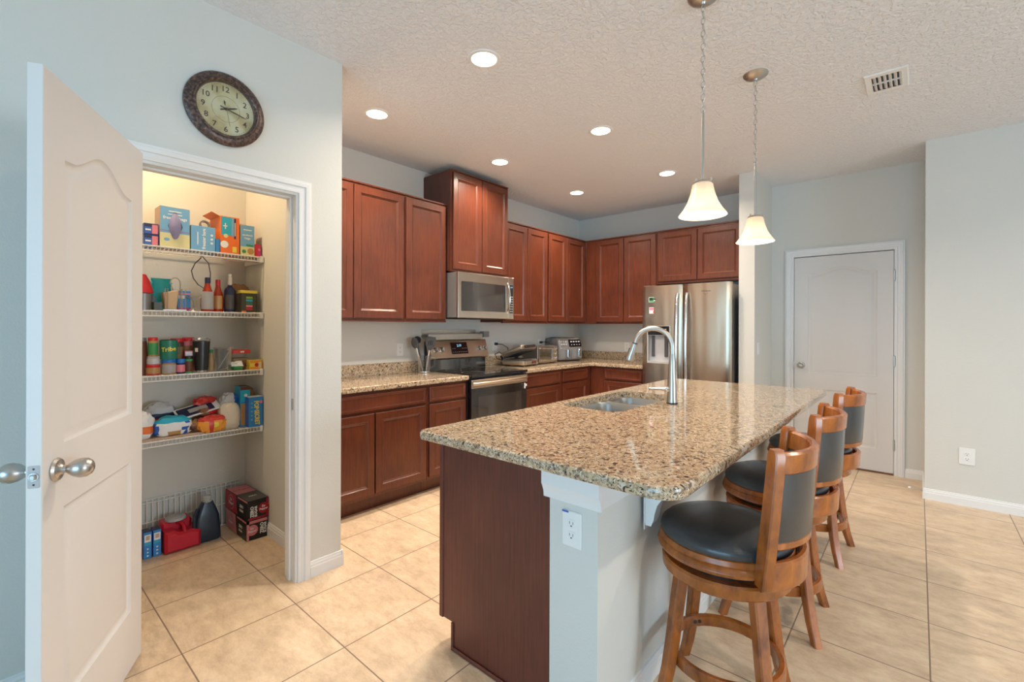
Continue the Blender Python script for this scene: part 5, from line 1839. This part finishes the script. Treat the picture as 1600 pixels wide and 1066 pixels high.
def lump(m, c, s, matfn, seed=0, amp=.12, e=.6, nu=26, nv=16, freq=3.0, rotz=0.0, tilt=0.0, flat_=None):
    c = Vector(c)
    M = Matrix.Rotation(rotz, 3, 'Z') @ Matrix.Rotation(tilt, 3, 'Y')
    sg = lambda v, p: math.copysign(abs(v) ** p, v)
    vs, fs = [], []
    for j in range(nv + 1):
        ph = -PI / 2 + PI * j / nv
        for i in range(nu):
            th = 2 * PI * i / nu
            d = Vector((sg(math.cos(ph), e) * sg(math.cos(th), e), sg(math.cos(ph), e) * sg(math.sin(th), e), sg(math.sin(ph), e)))
            k = 1 + amp * mnoise.noise(d * freq + Vector((seed * 7.1, seed * 3.3, seed))) + amp * .5 * mnoise.noise(d * freq * 2.7 + Vector((seed * 2.1, 0, seed)))
            p = M @ Vector((d.x * s[0] * k, d.y * s[1] * k, d.z * s[2] * k))
            if flat_ is not None:
                p.z = max(p.z, flat_ - c.z)
            vs.append(c + p)
    b = len(m.v)
    m.v += vs
    for j in range(nv):
        for i in range(nu):
            q = [j * nu + i, j * nu + (i + 1) % nu, (j + 1) * nu + (i + 1) % nu, (j + 1) * nu + i]
            cen = sum((vs[k] - c for k in q), Vector()) / 4
            m.f.append([b + k for k in q])
            m.m.append(matfn(Vector((cen.x / s[0], cen.y / s[1], cen.z / s[2]))) if callable(matfn) else matfn)
    return m
m = MB(); lump(m, (-3.40, 1.125, Z + .095), (.045, .058, .094), 'brown_paper', 3, .16, .5, flat_=Z)
tag(m.build('paper_bag'), 'crumpled brown bag behind the yellow-lidded tub', 'bag')

# --- third shelf
Z = zs(2)
def ctext(m, s, c, r_, z, a, height, mat, bold=.0, tilt=0):
    vs, fs, tw, th, cx, cy = text_mesh(s, bold)
    k = height / th
    out = []
    for x, y, _ in vs:
        u, v = (x - cx) * k, (y - cy) * k
        an = a + u / r_
        out.append((c[0] + r_ * math.cos(an), c[1] + r_ * math.sin(an), z + v + u * tilt))
    m.add(out, fs, mat)
def jar(name, label, x, y, z, r_, h, body, lid, lidh, lab=None, txt=None, cat='jar'):
    t = thing(name, label, cat, (x, y, z))
    m = MB(body); m.lathe((x, y, z), [(1e-4, 0), (r_ - .003, 0), (r_, .004), (r_, h - lidh - .006), (r_ * .9, h - lidh), (1e-4, h - lidh)], 26)
    if lab:
        m.lathe((x, y, z), [(r_ + .0003, .010), (r_ + .0006, .011), (r_ + .0006, (h - lidh) * .85), (r_ + .0003, (h - lidh) * .85)], 30, mat=lab)
    if txt:
        a = math.atan2(-y, -x)
        ctext(m, txt[0], (x, y), r_ + .0014, z + (h - lidh) * .48, a, txt[1], txt[2], .02)
    m.build('jar_body', t)
    m = MB(lid); m.lathe((x, y, z + h - lidh), [(1e-4, 0), (r_ * .97, 0), (r_ * .99, .002), (r_ * .98, lidh - .002), (r_ * .94, lidh), (1e-4, lidh)], 30); m.build('lid', t)
    return t
bottle('brown_bottle', 'dark brown bottle at the far left of the third shelf', -3.30, .592, Z, .215, [(.028, 0), (.029, .5), (.026, .85), (.024, .9)], 'choc', 'mid_grey', capz=(.88, 1.0), capr=.024)
jar('glass_jar', 'clear jar of nuts with red label at the bottom left of the third shelf', -3.275, .642, Z, .034, .060, 'jar_red', 'red_gloss', .010, 'peanut')
jar('glass_jar', 'clear tapered jar resting on the red-labelled jar', -3.275, .642, Z + .060, .030, .046, 'grey_bag', 'silver_print', .008)
jar('glass_jar', 'tall jar with red lid on top of the left stack', -3.275, .640, Z + .1062, .023, .108, 'peanut', 'red_gloss', .018, 'green_print')
jar('peanut_jar', 'jar with wide blue lid below the green mug', -3.275, .714, Z, .0365, .088, 'peanut', 'blue_lid', .022, 'label_grey')
t = thing('green_mug', 'green mug with yellow script standing on the blue-lidded jar', 'mug', (-3.275, .714, Z + .088))
m = MB('green_mug'); m.lathe((-3.275, .714, Z + .088), [(1e-4, 0), (.040, 0), (.0415, .004), (.0435, .108), (.0405, .108), (.039, .006), (1e-4, .006)], 34)
ctext(m, 'Tribe', (-3.275, .714), .0440, Z + .088 + .058, math.atan2(-.714, 3.275), .026, 'ink_yellow', .03, .12); m.build('mug_body', t)
m = MB('green_mug'); m.tube([(-3.30, .75, Z + .175), (-3.315, .775, Z + .17), (-3.315, .775, Z + .12), (-3.30, .752, Z + .11)], .005, 8); m.build('handle', t)
m = MB('ink_black'); m.lathe((-3.275, .714, Z + .1965), [(1e-4, .004), (.034, .004), (.0395, .001), (.0395, -.003)], 30); m.build('lid', t)
jar('blue_jar', 'small jar with blue lid beside the peanut jar', -3.265, .770, Z, .0225, .086, 'ink_navy', 'blue_lid', .024, 'pink')
jar('spice_jar', 'spice jar with black lid between blue jar and black tumbler', -3.265, .810, Z, .0205, .102, 'green_print', 'ink_black', .018, 'choc')
for y, x, h, c, lb in ((.770, -3.345, .205, 'choc', 'tall dark jar with red lid behind the green mug'), (.835, -3.37, .210, 'pink', 'tall jar with red lid behind the black tumbler')):
    jar('tall_jar', lb, x, y, Z, .034, h, c, 'red_gloss', .022, 'brown_paper')
carton('striped_box', 'small red and white box behind the spice jar', 'box', .795, .838, Z, .132, .03, 'pink', 'red_gloss', xf=-3.288, deco=lambda m, F, W, h: (m.quad(F, -W * .8, W * .8, h * .75, h * .95, 0, 'ink_white')))
t = thing('tumbler', 'tall black insulated tumbler with clear lid on the third shelf', 'tumbler', (-3.27, .876, Z))
m = MB('black_plastic'); m.lathe((-3.27, .876, Z), [(1e-4, .0), (.031, .0), (.033, .008), (.0335, .02), (.045, .185), (.045, .190), (1e-4, .19)], 34)
m.lathe((-3.27, .876, Z), [(.0318, .001), (.0336, .009), (.0338, .012)], 34, mat='chrome')
m.lathe((-3.27, .876, Z), [(.0432, .125), (.0442, .148)], 6, mat='handle_pale', a0=-62, a1=-38); m.build('tumbler_body', t)
m = MB('frosted_plastic'); m.lathe((-3.27, .876, Z + .19), [(.046, -.004), (.047, 0), (.047, .010), (.040, .018), (1e-4, .018)], 34); m.build('lid', t)
bottle('sauce_bottle', 'slim brown bottle between the tumbler and the clear cup', -3.31, .940, Z, .135, [(.016, 0), (.017, .5), (.010, .75), (.008, .85)], 'cooked_tan', 'green_print', capz=(.84, 1.0), capr=.010)
t = thing('measuring_cup', 'clear plastic cup with wide rim on the third shelf', 'cup', (-3.275, .994, Z))
m = MB('frosted_plastic'); m.lathe((-3.275, .994, Z), [(1e-4, 0), (.038, 0), (.040, .003), (.050, .142), (.056, .146), (.056, .149), (.049, .148), (.038, .006), (1e-4, .006)], 30); m.build('cup_body', t)
m = MB('grey_bag'); m.tube([(-3.275, .965, Z + .01), (-3.27, 1.035, Z + .13)], .004, 6); m.disc(Frame((-3.275, .994, Z + .008), (1, 0, 0), (0, 1, 0)), 0, 0, 0, .036, 'grey_bag'); m.build('scoop', t)
t = thing('food_container', 'clear container with dark red lid at the right of the third shelf', 'container', (-3.32, 1.09, Z))
m = MB('frosted_plastic'); m.prism(FZ, rrect(-3.37, -3.27, 1.045, 1.150, .015, 4), Z, Z + .105); m.box(-3.365, -3.275, 1.05, 1.145, Z + .002, Z + .075, .01, mat='cooked_tan'); m.build('container_body', t)
m = MB('jar_red'); m.prism(FZ, rrect(-3.375, -3.265, 1.040, 1.155, .016, 4), Z + .103, Z + .128, cham=.004); m.quad(FX(-3.2648), 1.09, 1.112, Z + .110, Z + .120, 0, 'ink_white'); m.build('lid', t)
m = MB(); lump(m, (-3.25, 1.075, Z + .028), (.030, .042, .030), lambda d: 'choc' if d.y > .3 else ('ink_white' if d.z > .1 else 'green_print'), 5, .3, .8, flat_=Z)
tag(m.build('snack_packet'), 'crumpled white and dark packet in front of the red-lidded container', 'packet')
carton('yellow_box', 'small yellow and orange box lying at the right end of the third shelf', 'box', 1.128, 1.204, Z, .060, .085, 'orange_snack', 'ink_yellow', xf=-3.215, deco=lambda m, F, W, h: (m.quad(F, W * .35, W * .8, h * .15, h * .8, 0, 'pale_yellow'), m.quad(F, -W + .002, -W * .1, h * .3, h * .7, 0, 'ink_yellow'), m.disc(F, W * .05, h * .5, .0004, .012, 'red_gloss')))

# --- lowest shelf
Z = zs(3)
m = MB('kraft'); m.box(-3.45, -3.225, .50, .875, Z, Z + .010, .002); m.box(-3.45, -3.225, .50, .875, Z + .0102, Z + .012); tag(m.build('cardboard_tray'), 'flat pale cardboard sheet lying under the snack bags on the lowest shelf', 'cardboard')
Z1_ = Z + .0125
m = MB(); lump(m, (-3.29, .588, Z1_ + .070), (.055, .058, .078), lambda d: 'orange' if (d.z < .1 and d.y > .1 and d.z > -.45) else 'ink_white', 11, .18, .7, flat_=Z1_)
tag(m.build('snack_bag'), 'white snack bag with orange print at the far left of the lowest shelf', 'snack bag')
m = MB(); lump(m, (-3.42, .70, Z1_ + .085), (.045, .075, .09), lambda d: 'ink_navy' if .1 < d.z < .35 else ('red_gloss' if -.2 < d.z < .12 else 'grey_bag'), 12, .2, .7, flat_=Z1_)
tag(m.build('snack_bag'), 'silvery grey bag with navy and red bands behind the blue and white bag', 'snack bag')
m = MB(); lump(m, (-3.29, .735, Z1_ + .045), (.060, .098, .062), lambda d: 'cyan' if d.z > .42 else ('ink_blue' if (d.y > .45 and d.y < .65) or (d.y < -.78) else ('peanut' if (d.z < -.25 and -.25 < d.y < .2) else 'ink_white')), 13, .14, .75, flat_=Z1_)
tag(m.build('snack_bag'), 'plump blue and white bag lying on the cardboard', 'snack bag')
m = MB(); lump(m, (-3.285, .855, Z + .040), (.045, .060, .040), lambda d: 'brown_paper' if d.z > .2 else ('ink_red' if d.y > .1 else 'choc'), 14, .28, .8, freq=5, flat_=Z)
tag(m.build('snack_bag'), 'small dark red and brown packet between the blue bag and the orange bag', 'snack bag')
m = MB(); lump(m, (-3.245, .925, Z + .048), (.045, .075, .052), lambda d: 'jar_red' if (d.z > .45 or (abs(d.y + .2) < .12)) else ('ink_yellow' if (d.y - .1) ** 2 + (d.z) ** 2 < .05 else 'orange_snack'), 15, .22, .75, freq=4, flat_=Z)
tag(m.build('snack_bag'), 'bright orange snack bag at the front of the lowest shelf', 'snack bag')
m = MB(); lump(m, (-3.33, .925, Z + .118), (.05, .06, .024), lambda d: 'red_gloss' if d.y > -.1 else 'brown_paper', 16, .25, .75, freq=4, rotz=.3)
m2 = lump(m, (-3.37, .90, Z + .045), (.045, .055, .045), lambda d: 'brown_paper' if d.y < .1 else 'red_gloss', 17, .25, .8, flat_=Z)
tag(m.build('snack_bag'), 'red and brown bag heaped behind the orange bag', 'snack bag')
m = MB('ink_white'); M = Matrix.Translation((-3.33, .875, Z + .135)) @ Matrix.Rotation(R(13), 4, 'X') @ Matrix.Rotation(R(24), 4, 'Y')
m.box(-.055, .055, -.115, .115, -.004, .004, .002, M=M); m.box(-.045, .045, -.105, .08, .0035, .0048, mat='ink_navy', M=M); m.box(-.02, .02, -.05, .05, .0046, .0054, mat='silver_print', M=M)
tag(m.build('booklet'), 'flat navy and white pack tilted on top of the snack bags', 'packet')
m = MB(); lump(m, (-3.38, .925, Z + .175), (.04, .06, .028), lambda d: 'jar_red', 18, .3, .8); tag(m.build('snack_bag'), 'crumpled red packet on top at the back of the lowest shelf', 'snack bag')
t = thing('flour_bag', 'clear bag of flour slumped on the lowest shelf', 'bag', (-3.29, 1.045, Z))
m = MB(); lump(m, (-3.285, 1.030, Z + .080), (.055, .062, .088), 'flour', 21, .12, .72, flat_=Z); m.build('flour', t)
m = MB(); lump(m, (-3.30, 1.035, Z + .175), (.035, .050, .045), lambda d: 'ink_blue' if d.y > .45 else 'grey_bag', 22, .35, .8, rotz=.2); m.build('bag_top', t)
def d_tall(m, F, W, h):
    m.quad(F, -W, W, h - .022, h - .001, 0, 'choc'); m.quad(F, -W * .9, W, h * .62, h - .024, 0, 'cyan'); m.quad(F, -W * .9, W * .0, .01, h * .58, 0, 'peanut'); m.quad(F, W * .05, W * .9, .01, h * .5, 0, 'cereal_green'); m.disc(F, W * .1, h * .78, .0004, .010, 'ink_white')
carton('cereal_box', 'tall blue box with brown top standing behind the flour bag', 'box', 1.088, 1.146, Z, .258, .10, 'sky_box', 'cyan', 'choc', xf=-3.26, deco=d_tall)
def d_pop(m, F, W, h):
    m.text('POP·SECRET', F, W * .15, h * .46, .0004, width=h * .80, height=.030, mat='ink_yellow', bold=.04, rot=-PI / 2 * .97)
    for i in range(5):
        m.disc(F, -W * .55, h * .25 + i * .026, .0004, .006, 'bag_blue', seg=10)
    m.disc(F, W * .7, h * .82, .0004, .010, 'pink')
t = carton('popcorn_box', 'blue popcorn box with yellow lettering at the right end of the lowest shelf', 'box', 1.118, 1.204, Z, .192, .075, 'sky_box', 'ink_blue', 'ink_white', xf=-3.205, deco=d_pop)
m = MB(); lump(m, (-3.34, 1.165, Z + .12), (.04, .032, .12), 'brown_paper', 24, .15, .6, flat_=Z); tag(m.build('paper_bag'), 'brown paper bag behind the popcorn box', 'bag')

# --- on the pantry floor
def d_wat(m, F, W, h):
    m.quad(F, -W + .004, W - .004, h * .62, h * .90, 0, 'ink_white'); m.quad(F, -W + .010, W - .010, h * .70, h * .86, .0004, 'kraft'); m.quad(F, -W + .003, W - .003, h * .50, h * .60, 0, 'cyan')
    for i in range(3):
        m.disc(F, 0, h * (.10 + .13 * i), .0004, .007, 'ink_white', seg=3)
carton('blue_carton', 'tall slim blue carton on the pantry floor, the right one of the pair', 'box', .652, .690, 0.001, .150, .07, 'sky_box', 'ink_blue', 'ink_navy', xf=-3.315, deco=d_wat)
carton('blue_carton', 'tall slim blue carton on the pantry floor, the left one of the pair', 'box', .608, .646, 0.001, .150, .07, 'sky_box', 'ink_blue', 'ink_navy', xf=-3.315, deco=d_wat)

t = thing('red_jug', 'squat red plastic jug with grey screw lid on the pantry floor', 'jug', (-3.36, .785, 0))
m = MB('jug_red')
F = Frame((-3.44, .79, 0), (0, 1, 0), (0, 0, 1))
body = [(-.085, .004), (.085, .004), (.090, .012), (.090, .088), (.082, .096), (.045, .106), (.038, .118), (.06, .150), (.054, .165), (-.062, .165), (-.086, .15), (-.090, .12), (-.090, .012)]
tmp = MB('jug_red')
m.prism(F, [(-.09, .003), (.09, .003), (.09, .095), (.045, .112), (-.02, .112), (-.04, .128), (-.09, .128)], .0, .165, cham=.014)
m.prism(F, [(-.09, .10), (.055, .10), (.062, .150), (.052, .165), (-.085, .165), (-.09, .155)], .0, .085, cham=.010)
m.tube([(-3.352, .775, .150), (-3.325, .795, .148), (-3.300, .80, .130), (-3.288, .80, .104)], .010, 10)
m.build('jug_body', t)
m = MB('silver_print'); m.lathe((-3.385, .775, .163), [(1e-4, .016), (.046, .016), (.052, .012), (.053, 0)], 30); m.build('lid', t)

t = thing('detergent_jug', 'dark navy bottle-shaped jug with white cap on the pantry floor', 'jug', (-3.34, .924, 0))
m = MB('jug_navy')
rows = [(.002, .066, .040), (.012, .074, .045), (.09, .070, .044), (.15, .064, .040), (.19, .050, .034), (.225, .034, .026), (.240, .028, .022)]
rings = []
for z, sy, sx in rows:
    ox = 0.0 if z < .15 else (z - .15) * .05
    rings.append([Vector((-3.34 + x, .924 + ox + y, z)) for x, y in rrect(-sx, sx, -sy, sy, min(sx, sy) * .55, 5)])
m.loft(rings)
m.tube([(-3.33, .874, .205), (-3.31, .857, .18), (-3.305, .850, .13), (-3.31, .854, .09)], .010, 10)
m.build('jug_body', t)
m = MB('silver_print'); m.lathe((-3.34, .929, .238), [(.026, 0), (.026, .006), (.022, .008), (.021, .034), (.017, .038), (1e-4, .038)], 24)
for k in range(16):
    a = 2 * PI * k / 16; m.cyl((-3.34 + .0212 * math.cos(a), .929 + .0212 * math.sin(a), .247), .0014, .024, 5)
m.build('cap', t)

def soda(label, z, c1, c2, dy, rot):
    D, W, H = .365, .124, .122
    t = thing('soda_carton', label, 'soda carton', (-3.11 - D / 2 - .005, 1.138 + dy, z), R(rot), 'soda cartons stacked in the pantry corner')
    m = MB('ink_black'); m.box(-D / 2, D / 2, -W / 2, W / 2, 0, H, .0015)
    Fl = Frame((0, -W / 2 - .0005, 0), (1, 0, 0), (0, 0, 1))       # long side towards -Y
    Fe = Frame((D / 2 + .0005, 0, 0), (0, 1, 0), (0, 0, 1))
    Ft = Frame((0, 0, H + .0004), (0, 1, 0), (-1, 0, 0))
    m.add([Fl.p(-D / 2 + .002, .002), Fl.p(D * .06, .002), Fl.p(-D * .02, H - .002), Fl.p(-D / 2 + .002, H - .002)], [[0, 1, 2, 3]], c1)
    for (F, u, v, r_) in ((Fl, -D * .22, H * .5, .047), (Fe, W * .26 if z > .1 else -W * .22, H * .5, .033)):
        m.disc(F, u, v, .0005, r_, c1 if F is Fe else c2); m.disc(F, u, v, .0008, r_ * .9, 'pink' if z < .1 else 'soda_red')
        m.text('Dr', F, u, v + r_ * .35, .0012, height=r_ * .42, mat='ink_white', bold=.03); m.text('Pepper', F, u, v - r_ * .2, .0012, width=r_ * 1.5, mat='ink_white', bold=.03)
    m.text('ZERO', Fl, D * .24, H * .58, .0008, width=.062, mat='ink_white', bold=.05); m.text('SUGAR', Fl, D * .24, H * .36, .0008, width=.062, mat='ink_white', bold=.05)
    m.quad(Fl, D * .08, D / 2 - .002, H - .012, H - .002, .0003, c2)
    if z > .1:
        m.text('ZERO', Fe, -W * .30, H * .42, .0008, width=.07, mat='ink_white', bold=.05, rot=PI / 2); m.text('SUGAR', Fe, -W * .12, H * .42, .0008, width=.07, mat='ink_white', bold=.05, rot=PI / 2)
        m.quad(Fe, -W / 2 + .002, W / 2 - .002, .002, .014, .0003, c1); m.quad(Fe, W * .38, W / 2 - .002, .002, H - .002, .0003, c1)
        m.quad(Ft, -W / 2 + .003, W / 2 - .003, 0, D / 2 - .003, 0, c2)
        m.text('Dr Pepper', Ft, 0, D * .22, .0005, width=.10, mat='soda_red', bold=.03)
        m.quad(Ft, -W / 2 + .003, W / 2 - .003, -D / 2 + .003, 0, .0001, 'dark_grey'); m.text('ZERO', Ft, .0, -D * .25, .0008, width=.05, mat='ink_white', bold=.03)
    else:
        m.text('ZERO', Fe, W * .22, H * .5, .0008, width=.07, mat='ink_white', bold=.05, rot=PI / 2); m.text('SUGAR', Fe, W * .38, H * .5, .0008, width=.07, mat='ink_white', bold=.05, rot=PI / 2)
        m.quad(Fe, -W / 2 + .002, W / 2 - .002, H - .020, H - .002, .0003, c1); m.add([Fe.p(-W / 2 + .002, .002, .0003), Fe.p(-W * .38, .002, .0003), Fe.p(-W * .36, H - .002, .0003), Fe.p(-W / 2 + .002, H - .002, .0003)], [[0, 1, 2, 3]], c1)
    m.build('carton', t, local=True)
soda('pink and black soda carton on the floor, the lower of the two', 0.001, 'soda_pink', 'soda_pink', 0, 0)
soda('dark red and black soda carton stacked on the pink one', .1245, 'soda_red', 'soda_pink', .002, 1.5)
